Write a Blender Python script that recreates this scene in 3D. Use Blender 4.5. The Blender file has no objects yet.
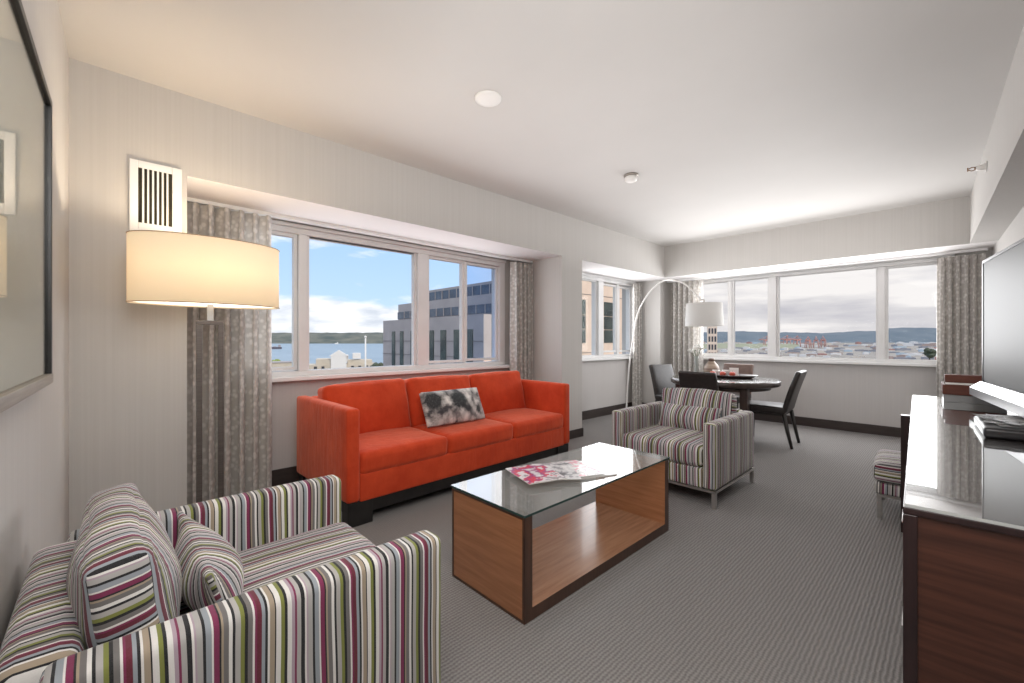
import bpy, bmesh, math, random
from mathutils import Vector, Matrix, Euler
R = math.radians
random.seed(7)
scn = bpy.context.scene
COL = scn.collection

# ------------------------------------------------------------------ mesh helpers
def finish(name, bm, mats, parent=None, loc=(0,0,0), rot=(0,0,0), smooth=False, bevel=0.0, seg=2):
    bmesh.ops.recalc_face_normals(bm, faces=bm.faces[:])
    me = bpy.data.meshes.new(name)
    bm.to_mesh(me); bm.free()
    if not isinstance(mats, (list, tuple)): mats = [mats]
    for m in mats: me.materials.append(m)
    o = bpy.data.objects.new(name, me); COL.objects.link(o)
    o.location = loc; o.rotation_euler = rot
    if parent is not None: o.parent = parent
    if smooth:
        for p in me.polygons: p.use_smooth = True
    if bevel > 0:
        b = o.modifiers.new('bevel', 'BEVEL'); b.width = bevel; b.segments = seg
        b.limit_method = 'ANGLE'; b.angle_limit = R(40)
        for p in me.polygons: p.use_smooth = True
        w = o.modifiers.new('wn', 'WEIGHTED_NORMAL'); w.keep_sharp = True
    return o

def thing(name, label, cat, loc=(0,0,0), rz=0.0, group=None, kind=None):
    o = bpy.data.objects.new(name, None); COL.objects.link(o)
    o.empty_display_size = 0.1
    o.location = loc; o.rotation_euler = (0,0,rz)
    return tag(o, label, cat, group, kind)

def tag(o, label, cat, group=None, kind=None):
    o['label'] = label; o['category'] = cat
    if group: o['group'] = group
    if kind: o['kind'] = kind
    return o

def struct(o, label=None):
    o['kind'] = 'structure'
    if label: o['label'] = label
    return o

def box(bm, x0, x1, y0, y1, z0, z1, mi=0, M=None):
    vs = [bm.verts.new(v) for v in ((x0,y0,z0),(x1,y0,z0),(x1,y1,z0),(x0,y1,z0),(x0,y0,z1),(x1,y0,z1),(x1,y1,z1),(x0,y1,z1))]
    if M is not None:
        for v in vs: v.co = M @ v.co
    for q in ((0,3,2,1),(4,5,6,7),(0,1,5,4),(1,2,6,5),(2,3,7,6),(3,0,4,7)):
        f = bm.faces.new([vs[i] for i in q]); f.material_index = mi
    return vs

def prism(bm, pts, z0, z1, mi=0):
    a = [bm.verts.new((x,y,z0)) for x,y in pts]; b = [bm.verts.new((x,y,z1)) for x,y in pts]
    bm.faces.new(a[::-1]).material_index = mi; bm.faces.new(b).material_index = mi
    n = len(pts)
    for i in range(n):
        f = bm.faces.new((a[i], a[(i+1)%n], b[(i+1)%n], b[i])); f.material_index = mi

def lathe(bm, prof, n=32, sx=1.0, sy=1.0, cx=0, cy=0, cap=True, mi=0):
    rings = []
    for r, z in prof:
        rings.append([bm.verts.new((cx+r*sx*math.cos(2*math.pi*k/n), cy+r*sy*math.sin(2*math.pi*k/n), z)) for k in range(n)])
    for a, b in zip(rings, rings[1:]):
        for k in range(n):
            f = bm.faces.new((a[k], a[(k+1)%n], b[(k+1)%n], b[k])); f.material_index = mi; f.smooth = True
    if cap:
        bm.faces.new(rings[0][::-1]).material_index = mi; bm.faces.new(rings[-1]).material_index = mi
    return rings

def tube(bm, pts, rad, n=10, mi=0, cap=True):
    pts = [Vector(p) for p in pts]
    rads = rad if isinstance(rad, (list, tuple)) else [rad]*len(pts)
    rings = []; up = Vector((0.123,0.31,0.94)).normalized()
    prev = None
    for i, p in enumerate(pts):
        t = (pts[min(i+1,len(pts)-1)] - pts[max(i-1,0)]).normalized()
        ref = prev if prev is not None else (up if abs(t.dot(up)) < 0.95 else Vector((1,0,0)))
        u = (ref - t*ref.dot(t)).normalized(); v = t.cross(u); prev = u
        rings.append([bm.verts.new(p + (u*math.cos(2*math.pi*k/n) + v*math.sin(2*math.pi*k/n))*rads[i]) for k in range(n)])
    for a, b in zip(rings, rings[1:]):
        for k in range(n):
            f = bm.faces.new((a[k], a[(k+1)%n], b[(k+1)%n], b[k])); f.smooth = True; f.material_index = mi
    if cap:
        bm.faces.new(rings[0][::-1]).material_index = mi; bm.faces.new(rings[-1]).material_index = mi

def smooth_path(pts, k=8):
    P = [Vector(p) for p in pts]; out = []
    for i in range(len(P)-1):
        p0, p1, p2, p3 = P[max(i-1,0)], P[i], P[i+1], P[min(i+2,len(P)-1)]
        for j in range(k):
            t = j/k
            out.append(0.5*((2*p1)+(p2-p0)*t+(2*p0-5*p1+4*p2-p3)*t*t+(-p0+3*p1-3*p2+p3)*t**3))
    out.append(P[-1]); return out

def cushion(bm, sx, sy, sz, r=0.03, bulge=(0,0,0), n=9, matf=None, wob=0.0, pinch=0.0):
    """rounded soft box, centred, full sizes sx,sy,sz"""
    h = Vector((sx/2, sy/2, sz/2))
    def axis(hh):
        inner = max(hh - r, 0.001)
        c = [-hh + r*(1-math.cos(a)) for a in (0, .45, .9)]
        m = [-inner + 2*inner*i/n for i in range(n+1)]
        e = [-x for x in c[::-1]]
        return c + m + e
    ax = [axis(h[i]) for i in range(3)]
    cache = {}
    def vert(p):
        key = (round(p[0],5), round(p[1],5), round(p[2],5))
        if key in cache: return cache[key]
        P = Vector(p)
        q = Vector([max(-(h[i]-r), min(h[i]-r, P[i])) for i in range(3)])
        d = P - q
        if d.length > 1e-9: P = q + d.normalized()*min(r, d.length if False else r)
        else: P = q
        u = [max(-1, min(1, p[i]/h[i])) for i in range(3)]
        for i in range(3):
            a, b = u[(i+1)%3], u[(i+2)%3]
            P[i] += (1 if u[i] > 0 else -1)*abs(u[i])*bulge[i]*(1-a*a)*(1-b*b)
        if pinch:
            e = 1 - pinch*(u[0]*u[0])*(u[2]*u[2]); 
            P[0] *= 1 - pinch*(1-u[2]*u[2])*0.25*abs(u[0]); P[2] *= 1 - pinch*(1-u[0]*u[0])*0.25*abs(u[2])
        if wob:
            P[2] += wob*math.sin(p[0]*23+p[1]*17)*math.cos(p[1]*31-p[0]*11)
            P[1] += wob*math.sin(p[0]*19+p[2]*27)
        v = bm.verts.new(P); cache[key] = v; return v
    for i in range(3):
        j, k = (i+1)%3, (i+2)%3
        for s in (-1, 1):
            for a in range(len(ax[j])-1):
                for b in range(len(ax[k])-1):
                    q = []
                    for da, db in ((0,0),(1,0),(1,1),(0,1)):
                        p = [0,0,0]; p[i] = s*h[i]; p[j] = ax[j][a+da]; p[k] = ax[k][b+db]
                        q.append(vert(p))
                    if len(set(q)) < 4: continue
                    try: f = bm.faces.new(q)
                    except ValueError: continue
                    f.smooth = True
                    f.material_index = matf(i, s) if matf else 0
    return bm

def curtain_mesh(length, z0, z1, amp=0.045, folds=7, seed=1, nz=10):
    """pleated cloth hanging along local x, folds in y"""
    rnd = random.Random(seed); bm = bmesh.new(); n = folds*12
    ph = [rnd.uniform(-.5,.5) for _ in range(folds+2)]; am = [rnd.uniform(.6,1.15) for _ in range(folds+2)]
    rows = []
    for j in range(nz+1):
        t = j/nz; z = z0+(z1-z0)*t; row = []
        for i in range(n+1):
            s = i/n; k = s*folds; a = am[int(k)]*(1-k%1)+am[int(k)+1]*(k%1)
            p = ph[int(k)]*(1-k%1)+ph[int(k)+1]*(k%1)
            y = amp*a*(math.sin(2*math.pi*k+p)+.25*math.sin(4*math.pi*k+2*p))*(0.85+.25*(1-t))
            x = s*length + .012*math.sin(2*math.pi*k*2+p+1.3)*(1-.3*t)
            row.append(bm.verts.new((x, y, z)))
        rows.append(row)
    for a, b in zip(rows, rows[1:]):
        for i in range(n):
            bm.faces.new((a[i], a[i+1], b[i+1], b[i])).smooth = True
    return bm

# ------------------------------------------------------------------ material helpers
def mat(name, color=(.5,.5,.5), rough=.5, metal=0.0, spec=.5, sheen=0.0, coat=0.0, emit=None, emit_s=0.0):
    m = bpy.data.materials.new(name); m.use_nodes = True
    b = m.node_tree.nodes['Principled BSDF']
    b.inputs['Base Color'].default_value = (*color, 1); b.inputs['Roughness'].default_value = rough
    b.inputs['Metallic'].default_value = metal; b.inputs['Specular IOR Level'].default_value = spec
    b.inputs['Sheen Weight'].default_value = sheen; b.inputs['Coat Weight'].default_value = coat
    b.inputs['Coat Roughness'].default_value = .05
    if emit: b.inputs['Emission Color'].default_value = (*emit,1); b.inputs['Emission Strength'].default_value = emit_s
    return m
class N:
    def __init__(s, m): s.t = m.node_tree; s.b = s.t.nodes.get('Principled BSDF'); s.out = s.t.nodes.get('Material Output')
    def n(s, typ, **kw):
        x = s.t.nodes.new(typ)
        for k, v in kw.items():
            if k.startswith('i_'): x.inputs[int(k[2:])].default_value = v
            else: setattr(x, k, v)
        return x
    def l(s, a, b): s.t.links.new(a, b)
    def math(s, op, a, b=None, c=None):
        x = s.t.nodes.new('ShaderNodeMath'); x.operation = op
        for i, v in enumerate((a, b, c)):
            if v is None: continue
            if isinstance(v, (int, float)): x.inputs[i].default_value = v
            else: s.l(v, x.inputs[i])
        return x.outputs[0]
    def mix(s, f, a, b):
        x = s.t.nodes.new('ShaderNodeMix'); x.data_type = 'RGBA'
        for i, v in ((0, f), (6, a), (7, b)):
            if isinstance(v, (int, float)): x.inputs[i].default_value = v
            elif isinstance(v, tuple): x.inputs[i].default_value = (*v, 1)
            else: s.l(v, x.inputs[i])
        return x.outputs[2]
    def ramp(s, f, stops, interp='LINEAR'):
        x = s.t.nodes.new('ShaderNodeValToRGB'); x.color_ramp.interpolation = interp
        e = x.color_ramp.elements
        while len(e) < len(stops): e.new(0.5)
        for el, (p, c) in zip(e, stops): el.position = p; el.color = (*c, 1)
        s.l(f, x.inputs[0]); return x.outputs[0]
    def obj(s, scale=(1,1,1)):
        tc = s.n('ShaderNodeTexCoord'); mp = s.n('ShaderNodeMapping'); mp.inputs['Scale'].default_value = scale
        s.l(tc.outputs['Object'], mp.inputs[0]); return mp.outputs[0]
    def noise(s, vec, scale=5, det=3, rough=.5):
        x = s.n('ShaderNodeTexNoise'); x.inputs['Scale'].default_value = scale; x.inputs['Detail'].default_value = det
        x.inputs['Roughness'].default_value = rough
        s.l(vec, x.inputs['Vector']); return x.outputs['Fac']
    def bump(s, h, strength=.3, dist=.01):
        x = s.n('ShaderNodeBump'); x.inputs['Strength'].default_value = strength; x.inputs['Distance'].default_value = dist
        s.l(h, x.inputs['Height']); s.l(x.outputs[0], s.b.inputs['Normal'])

def noisy(name, c1, c2, scale=(1,1,1), ns=8, rough=.6, bump=0.0, dist=.005, det=4, **kw):
    m = mat(name, c1, rough, **kw); g = N(m)
    f = g.noise(g.obj(scale), ns, det)
    f2 = g.ramp(f, [(.3,(0,0,0)),(.7,(1,1,1))])
    g.l(g.mix(f2, c1, c2), g.b.inputs['Base Color'])
    if bump: g.bump(f, bump, dist)
    return m

# wallpaper with fine vertical lines
def wall_mat(name, c1, c2):
    m = mat(name, c1, .75, spec=.25); g = N(m)
    f = g.noise(g.obj((90,90,.6)), 1.0, 3)
    f2 = g.ramp(f, [(.35,(0,0,0)),(.65,(1,1,1))])
    g.l(g.mix(f2, c1, c2), g.b.inputs['Base Color']); g.bump(f, .06, .002)
    return m
M_wall = wall_mat('wallpaper', (.535,.515,.492), (.56,.54,.518))
M_wall_low = wall_mat('wallpaper_below_window', (.575,.55,.535), (.595,.57,.555))
M_ceil = noisy('ceiling_paint', (.59,.572,.553), (.62,.602,.583), ns=1.3, rough=.85)
M_white = noisy('white_trim_paint', (.83,.825,.82), (.87,.865,.86), ns=3, rough=.45)
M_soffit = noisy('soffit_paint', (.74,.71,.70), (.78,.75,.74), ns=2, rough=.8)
M_frame = noisy('window_frame_paint', (.76,.755,.75), (.82,.815,.81), ns=4, rough=.4)
M_base = noisy('baseboard_dark', (.035,.026,.023), (.055,.04,.036), (1,1,6), ns=6, rough=.5)
M_black = noisy('black_wood', (.008,.008,.008), (.018,.016,.015), (1,1,1), ns=12, rough=.4)
M_metal = noisy('brushed_metal', (.52,.50,.48), (.62,.60,.58), (2,2,60), ns=4, rough=.32, metal=.9)
M_pewter = noisy('pewter', (.30,.27,.24), (.38,.35,.31), (2,2,40), ns=4, rough=.4, metal=.7)
M_lampmetal = noisy('lamp_nickel', (.13,.11,.10), (.18,.155,.14), (2,2,40), ns=4, rough=.38, metal=.6)
M_plastic = noisy('white_plastic', (.78,.76,.73), (.82,.80,.77), ns=6, rough=.4)

def carpet():
    m = mat('ribbed_carpet', (.16,.15,.145), .95, spec=.1); g = N(m)
    v = g.obj(); sp = g.n('ShaderNodeSeparateXYZ'); g.l(v, sp.inputs[0])
    wob = g.math('MULTIPLY', g.noise(v, 30, 2), .012)
    x = g.math('ADD', sp.outputs[0], wob)
    rib = g.math('SINE', g.math('MULTIPLY', x, 2*math.pi/.0155))
    row = g.math('SINE', g.math('ADD', g.math('MULTIPLY', sp.outputs[1], 2*math.pi/.014), g.math('MULTIPLY', rib, .8)))
    h = g.math('ADD', g.math('MULTIPLY', rib, .34), g.math('MULTIPLY', row, .14))
    h = g.math('ADD', h, .5)
    big = g.noise(v, 1.2, 3); fine = g.noise(v, 160, 2)
    h2 = g.math('ADD', h, g.math('MULTIPLY', g.math('SUBTRACT', fine, .5), .7))
    c = g.ramp(h2, [(.0,(.15,.142,.138)),(.5,(.235,.224,.217)),(1.0,(.32,.305,.295))])
    c = g.mix(g.math('MULTIPLY', big, .35), c, (.225,.214,.207))
    g.l(c, g.b.inputs['Base Color']); g.bump(h2, .5, .006)
    return m
M_carpet = carpet()

# stripes: constant ramp over one repeat
G0=(.74,.72,.69); G1=(.42,.405,.39); G2=(.16,.15,.145); K=(.007,.007,.010); PL=(.20,.018,.075); MA=(.13,.012,.03); OL=(.20,.22,.045); TA=(.36,.29,.21); LI=(.42,.33,.38); OR=(.42,.20,.04); PK=(.62,.42,.40); BL=(.30,.33,.36)
SEQ = [G0,K,G1,PL,LI,G0,K,OL,G0,K,TA,G0,K,BL,MA,PL,G0,G2,K,OL,G1,K,G0,G2,TA,K,PL,G0,BL,K,G1,LI]
def stripe_mat(name, axis, period=.21, off=0.0, bright=1.0):
    m = mat(name, (.5,.5,.5), .85, sheen=.15, spec=.2); g = N(m)
    v = g.obj(); sp = g.n('ShaderNodeSeparateXYZ'); g.l(v, sp.inputs[0])
    wob = g.math('MULTIPLY', g.math('SUBTRACT', g.noise(v, 4, 1), .5), .012)
    s = g.math('FRACT', g.math('MULTIPLY', g.math('ADD', g.math('ADD', sp.outputs[axis], wob), 5.0+off), 1/period))
    rnd = random.Random(3); w = [rnd.choice((.6,1,1.5)) * (0.8 if c in (K,OL) else 1) for c in SEQ]
    tot = sum(w); pos = 0; st = []
    for c, ww in zip(SEQ, w): st.append((pos/tot, tuple(min(1,x*bright) for x in c))); pos += ww
    c = g.ramp(s, st, 'CONSTANT')
    fine = g.noise(v, 420, 1)
    c2 = g.mix(g.math('MULTIPLY', fine, .16), c, (.25,.24,.23))
    g.l(c2, g.b.inputs['Base Color']); g.bump(fine, .15, .001)
    return m
M_sx = stripe_mat('stripe_fabric_across', 0); M_sy = stripe_mat('stripe_fabric_along', 1, off=.06); M_sz = stripe_mat('stripe_fabric_up', 2, off=.1)
def by_normal(side): # for box-like cushions: x faces -> other stripe
    return side

def velvet(name, c1, c2):
    m = mat(name, c1, .8, sheen=.5, spec=.15); g = N(m)
    m.node_tree.nodes['Principled BSDF'].inputs['Sheen Tint'].default_value = (1,.55,.4,1)
    m.node_tree.nodes['Principled BSDF'].inputs['Sheen Roughness'].default_value = .4
    f = g.noise(g.obj((3,3,3)), 2.2, 4, .6); f2 = g.ramp(f, [(.35,(0,0,0)),(.7,(1,1,1))])
    g.l(g.mix(f2, c1, c2), g.b.inputs['Base Color'])
    cr = g.noise(g.obj((14,14,3)), 1.6, 3); fine = g.noise(g.obj(), 380, 1)
    g.bump(g.math('ADD', g.math('MULTIPLY', cr, .9), g.math('MULTIPLY', fine, .12)), .45, .014)
    return m
M_velvet = velvet('orange_velvet', (.50,.046,.014), (.62,.070,.022))

def wood(name, c1, c2, axis=0, rough=.35, scale=18, coat=.2):
    sc = [scale, scale, scale]; sc[axis] = 1.2
    m = mat(name, c1, rough, coat=coat); g = N(m)
    f = g.noise(g.obj(tuple(sc)), 3.0, 5, .6); f2 = g.ramp(f, [(.32,(0,0,0)),(.68,(1,1,1))])
    g.l(g.mix(f2, c1, c2), g.b.inputs['Base Color']); g.bump(f, .05, .001)
    return m
M_wood_x = wood('walnut_light_x', (.29,.118,.050), (.41,.180,.085), 0)
M_wood_y = wood('walnut_light_y', (.25,.12,.065), (.36,.19,.11), 1, rough=.25)
M_edge = wood('walnut_dark_edge', (.045,.02,.012), (.085,.038,.022), 2)
M_espresso = wood('espresso_wood', (.016,.008,.009), (.035,.016,.016), 2, rough=.3)
M_mahog = wood('mahogany_panel', (.045,.015,.009), (.095,.033,.02), 0, rough=.4, scale=26)
M_redwood = wood('red_brown_wood', (.085,.018,.008), (.14,.032,.014), 0, rough=.5, coat=0)
M_tabledark = wood('dark_table_wood', (.035,.022,.018), (.065,.042,.035), 2, rough=.35)
M_chairwood = noisy('dark_leg_wood', (.012,.010,.009), (.022,.018,.016), (4,4,1), ns=5, rough=.35)
M_leather = noisy('dark_brown_leather', (.018,.014,.013), (.030,.024,.022), ns=40, rough=.36, bump=.08, dist=.002, spec=.5)
M_leather_tan = noisy('brown_leather', (.11,.065,.05), (.15,.09,.07), ns=40, rough=.4, bump=.08, dist=.002)

def glass(name, tint=(1,1,1), base=.04, top=.9, rough=0.0):
    m = bpy.data.materials.new(name); m.use_nodes = True; g = N(m)
    g.t.nodes.remove(g.b)
    tr = g.n('ShaderNodeBsdfTransparent'); tr.inputs[0].default_value = (*tint,1)
    gl = g.n('ShaderNodeBsdfGlossy'); gl.inputs['Roughness'].default_value = rough
    lw = g.n('ShaderNodeLayerWeight'); lw.inputs[0].default_value = .5
    f = g.math('POWER', lw.outputs['Facing'], 3.0)
    f = g.math('MULTIPLY_ADD', f, top-base, base)
    mx = g.n('ShaderNodeMixShader'); g.l(f, mx.inputs[0]); g.l(tr.outputs[0], mx.inputs[1]); g.l(gl.outputs[0], mx.inputs[2])
    g.l(mx.outputs[0], g.out.inputs[0]); return m
M_pane = glass('window_glass', (.97,.98,.98), .004, .10)
M_pane_blue = glass('window_glass_bluish', (.80,.86,.94), .02, .12)  # bluish tint stands in for a reflection on the glass
M_tglass = glass('table_glass', (.78,.84,.82), .15, 1.0, .02)
g = N(M_tglass); df = g.n('ShaderNodeBsdfDiffuse'); df.inputs[0].default_value = (.75,.78,.77,1)
mx2 = g.n('ShaderNodeMixShader'); mx2.inputs[0].default_value = .12
g.l(g.out.inputs[0].links[0].from_socket, mx2.inputs[1]); g.l(df.outputs[0], mx2.inputs[2]); g.l(mx2.outputs[0], g.out.inputs[0])
M_tglass_edge = mat('table_glass_edge', (.03,.06,.055), .15)
M_pglass = glass('picture_glass', (.96,.97,.95), .06, .55)

def blackglass():
    m = bpy.data.materials.new('polished_dark_top'); m.use_nodes = True; g = N(m)
    g.b.inputs['Base Color'].default_value = (.05,.043,.04,1); g.b.inputs['Roughness'].default_value = .25
    gl = g.n('ShaderNodeBsdfGlossy'); gl.inputs['Roughness'].default_value = .02; gl.inputs[0].default_value = (.92,.93,.92,1)
    lw = g.n('ShaderNodeLayerWeight'); lw.inputs[0].default_value = .5
    f = g.math('MULTIPLY_ADD', g.math('POWER', lw.outputs['Facing'], 2.2), .78, .05)
    mx = g.n('ShaderNodeMixShader'); g.l(f, mx.inputs[0]); g.l(g.b.outputs[0], mx.inputs[1]); g.l(gl.outputs[0], mx.inputs[2])
    g.l(mx.outputs[0], g.out.inputs[0]); return m
M_top = blackglass()

def curtain_mat():
    m = mat('curtain_cloth', (.38,.35,.32), .85, sheen=.2, spec=.2); g = N(m)
    v = g.obj((1,1,1)); vo = g.n('ShaderNodeTexVoronoi'); vo.inputs['Scale'].default_value = 26; g.l(v, vo.inputs['Vector'])
    f = g.ramp(vo.outputs['Distance'], [(.25,(1,1,1)),(.55,(0,0,0))])
    n = g.noise(v, 60, 2)
    c = g.mix(f, (.52,.495,.465), (.74,.715,.68)); c = g.mix(g.math('MULTIPLY', n, .3), c, (.64,.61,.575))
    g.l(c, g.b.inputs['Base Color'])
    tl = g.n('ShaderNodeBsdfTranslucent'); g.l(c, tl.inputs[0])
    mx = g.n('ShaderNodeMixShader'); mx.inputs[0].default_value = .18
    g.l(g.b.outputs[0], mx.inputs[1]); g.l(tl.outputs[0], mx.inputs[2]); g.l(mx.outputs[0], g.out.inputs[0])
    return m
M_curtain = curtain_mat()

def shade_mat(name, col, emit, es):
    m = mat(name, col, .8, spec=.1, emit=emit, emit_s=es); g = N(m)
    f = g.noise(g.obj((120,120,120)), 3, 2)
    c = g.mix(f, tuple(x*.94 for x in col), col); g.l(c, g.b.inputs['Base Color'])
    tl = g.n('ShaderNodeBsdfTranslucent'); g.l(c, tl.inputs[0])
    mx = g.n('ShaderNodeMixShader'); mx.inputs[0].default_value = .17
    g.l(g.b.outputs[0], mx.inputs[1]); g.l(tl.outputs[0], mx.inputs[2]); g.l(mx.outputs[0], g.out.inputs[0])
    return m
M_shade = shade_mat('cream_linen_shade', (.84,.74,.57), (1,.80,.54), .33)
M_shade_white = shade_mat('white_linen_shade', (.85,.84,.82), (1,1,1), .02)

# ------------------------------------------------------------------ room
ZC = 2.58; ZS = 2.108; XL = -3.105; XW = -3.72; YF = 6.78
def yback(x): return -.138 - .023*(x+3.105)
def xright(y): return .25 + .038*(6.78-y)
def xsoff(y): return .086 + .038*(6.2-y)

bm = bmesh.new()
prism(bm, [(-4.0,-.35),(.75,-.35),(.75,7.05),(-4.0,7.05)], -.12, 0)
struct(finish('floor', bm, M_carpet), 'grey ribbed carpet floor')
bm = bmesh.new()
prism(bm, [(-4.0,-.35),(.75,-.35),(.75,7.05),(-4.0,7.05)], ZC, ZC+.15)
struct(finish('ceiling', bm, M_ceil), 'smooth off-white ceiling')

# left wall: end panel, wall under and over windows, pillar
bm = bmesh.new()
box(bm, -3.95, XL, -.40, .34, 0, ZC)                      # end panel
box(bm, -3.95, XL, 3.748, 4.121, 0, ZS)                   # pillar
box(bm, -3.95, XW, .34, 3.748, 0, .825, 1)                # under window 1
box(bm, -3.95, XW, .34, .62, .825, ZS); box(bm, -3.95, XW, 3.42, 3.748, .825, ZS)
box(bm, -3.95, XW, .62, 3.42, 2.06, ZS)
box(bm, -3.95, XW, 4.121, 6.4, 0, .86, 1)
box(bm, -3.95, XW, 4.121, 4.55, .86, ZS); box(bm, -3.95, XW, 6.36, 6.4, .86, ZS); box(bm, -3.95, XW, 4.55, 6.36, 2.08, ZS)
box(bm, -3.95, -3.28, 6.4, 7.0, 0, ZS)                    # corner column
struct(finish('wall_left', bm, [M_wall, M_wall_low]), 'pale wall with sofa window, pillar and corner column')
bm = bmesh.new(); box(bm, -3.95, XL, .34, 7.0, ZS, ZC)
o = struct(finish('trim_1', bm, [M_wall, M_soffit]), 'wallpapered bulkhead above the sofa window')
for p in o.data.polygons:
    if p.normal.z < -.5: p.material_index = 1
bm = bmesh.new(); prism(bm, [(XL,6.2),(xsoff(6.2),6.2),(xright(6.2)+.1,6.2),(xright(6.9)+.1,6.95),(XL,6.95)], ZS, ZC)
o = struct(finish('trim_2', bm, [M_wall, M_soffit]), 'bulkhead above the far window')
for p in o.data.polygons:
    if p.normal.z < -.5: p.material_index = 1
bm = bmesh.new(); prism(bm, [(xsoff(6.199),6.199),(xsoff(-.3),-.3),(.75,-.3),(.75,6.199)], ZS, ZC)
struct(finish('trim_3', bm, M_wall), 'long bulkhead along the right wall')
bm = bmesh.new()
box(bm, -3.28, -3.05, YF, 7.0, 0, ZS)
box(bm, -3.05, -.02, YF, 7.0, 0, .86, 1); box(bm, -.02, .30, YF, 7.0, 0, ZS)
box(bm, -3.05, -.02, YF, 7.0, 2.08, ZS)
struct(finish('wall_far', bm, [M_wall, M_wall_low]), 'far wall with wide window')
bm = bmesh.new(); prism(bm, [(xright(7.0),7.0),(xright(-.4),-.4),(.85,-.4),(.85,7.0)], 0, ZC)
struct(finish('wall_right', bm, M_wall), 'right wall behind the television')
bm = bmesh.new(); prism(bm, [(-3.95,yback(-3.95)),(-3.95,-.42),(.85,-.42),(.85,yback(.85))], 0, ZC)
struct(finish('wall_back', bm, M_wall), 'wall behind the striped armchair')

# baseboards
bm = bmesh.new()
box(bm, XL, XL+.012, -.13, .34, 0, .11)
box(bm, XW, XW+.014, .34, 3.748, 0, .125)
box(bm, XL, XL+.012, 3.74, 4.133, 0, .098); box(bm, XW, XL+.012, 4.121, 4.133, 0, .098); box(bm, XW, XL+.012, 3.736, 3.748, 0, .098)
box(bm, XW, XW+.014, 4.133, 6.39, 0, .125)
box(bm, XW, -3.268, 6.388, 6.4, 0, .12); box(bm, -3.28, -3.268, 6.388, YF, 0, .12)
struct(finish('baseboard_left', bm, M_base), 'dark baseboard along the sofa wall')
bm = bmesh.new(); box(bm, -3.268, .24, YF-.014, YF, 0, .115)
struct(finish('baseboard_far', bm, M_base), 'dark baseboard under the far window')

# windows (local: a = along wall, n = normal into room)
def window(name, label, place, rail_lo, rail_hi, z0, z1, verts, panes, sill_front):
    """place(a, n, z) -> world. verts: list of (a0, a1, depth0, depth1)"""
    w = bpy.data.objects.new(name, None); COL.objects.link(w); struct(w, label)
    def pb(bm, a0, a1, n0, n1, zz0, zz1, mi=0):
        A = place(a0, n0, zz0); B = place(a1, n1, zz1)
        box(bm, min(A[0],B[0]), max(A[0],B[0]), min(A[1],B[1]), max(A[1],B[1]), zz0, zz1, mi)
    bm = bmesh.new()
    pb(bm, rail_lo, rail_hi, -.10, .035, z0, z0+.04); pb(bm, rail_lo, rail_hi, -.10, .035, z1-.045, z1)
    pb(bm, rail_lo, rail_hi, -.06, .060, z1, z1+.03)
    for a0, a1, n0, n1 in verts: pb(bm, a0, a1, n0, n1, z0+.0405, z1-.0455)
    finish('window_frame', bm, M_frame, w, bevel=.004)
    for a0, a1, zz0, zz1, m in panes:
        s = bmesh.new(); t = .026
        pb(s, a0-t, a1+t, -.05, .0, zz0-t, zz0); pb(s, a0-t, a1+t, -.05, .0, zz1, zz1+t)
        pb(s, a0-t, a0, -.05, .0, zz0, zz1); pb(s, a1, a1+t, -.05, .0, zz0, zz1)
        so = finish('sash', s, M_frame, w)
        bm = bmesh.new(); pb(bm, a0, a1, -.028, -.024, zz0, zz1)
        finish('glass_pane', bm, m, so)
    bm = bmesh.new(); pb(bm, rail_lo-.06, rail_hi+.06, -.01, sill_front, z0-.033, z0)
    finish('sill', bm, M_white, w, bevel=.006)
    return w
PL_ = lambda a, n, z: (XW-.02+n, a, z)
window('window_1', 'wide four-pane window behind the sofa', PL_, .62, 3.42, .858, 2.06,
    [(.62,.66,-.1,.03),(1.135,1.198,-.1,.035),(2.245,2.366,-.1,.035),(2.838,2.855,-.05,.01),(3.334,3.42,-.1,.035)],
    [(.69,1.105,.932,1.99,M_pane),(1.226,2.218,.900,2.015,M_pane),(2.394,2.812,.935,1.99,M_pane),(2.882,3.306,.945,1.985,M_pane_blue)], .12)
window('window_2', 'narrow three-pane window beyond the pillar', PL_, 4.55, 6.36, .88, 2.08,
    [(4.55,4.60,-.1,.03),(5.33,5.455,-.1,.035),(5.862,5.92,-.05,.01),(6.296,6.36,-.1,.035)],
    [(4.63,5.298,.925,2.02,M_pane),(5.49,5.834,.985,1.99,M_pane),(5.950,6.268,.985,1.985,M_pane)], .10)
PF = lambda a, n, z: (a, YF+.02-n, z)
window('window_3', 'wide far window facing the harbour', PF, -3.05, -.02, .88, 2.08,
    [(-3.05,-3.0,-.1,.03),(-2.374,-2.338,-.05,.01),(-1.838,-1.75,-.1,.035),(-.662,-.602,-.1,.035),(-.07,-.02,-.1,.03)],
    [(-2.97,-2.40,.945,2.03,M_pane),(-2.311,-1.864,.945,2.03,M_pane),(-1.722,-.688,.92,2.03,M_pane),(-.576,-.10,.92,2.01,M_pane)], .10)

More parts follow.
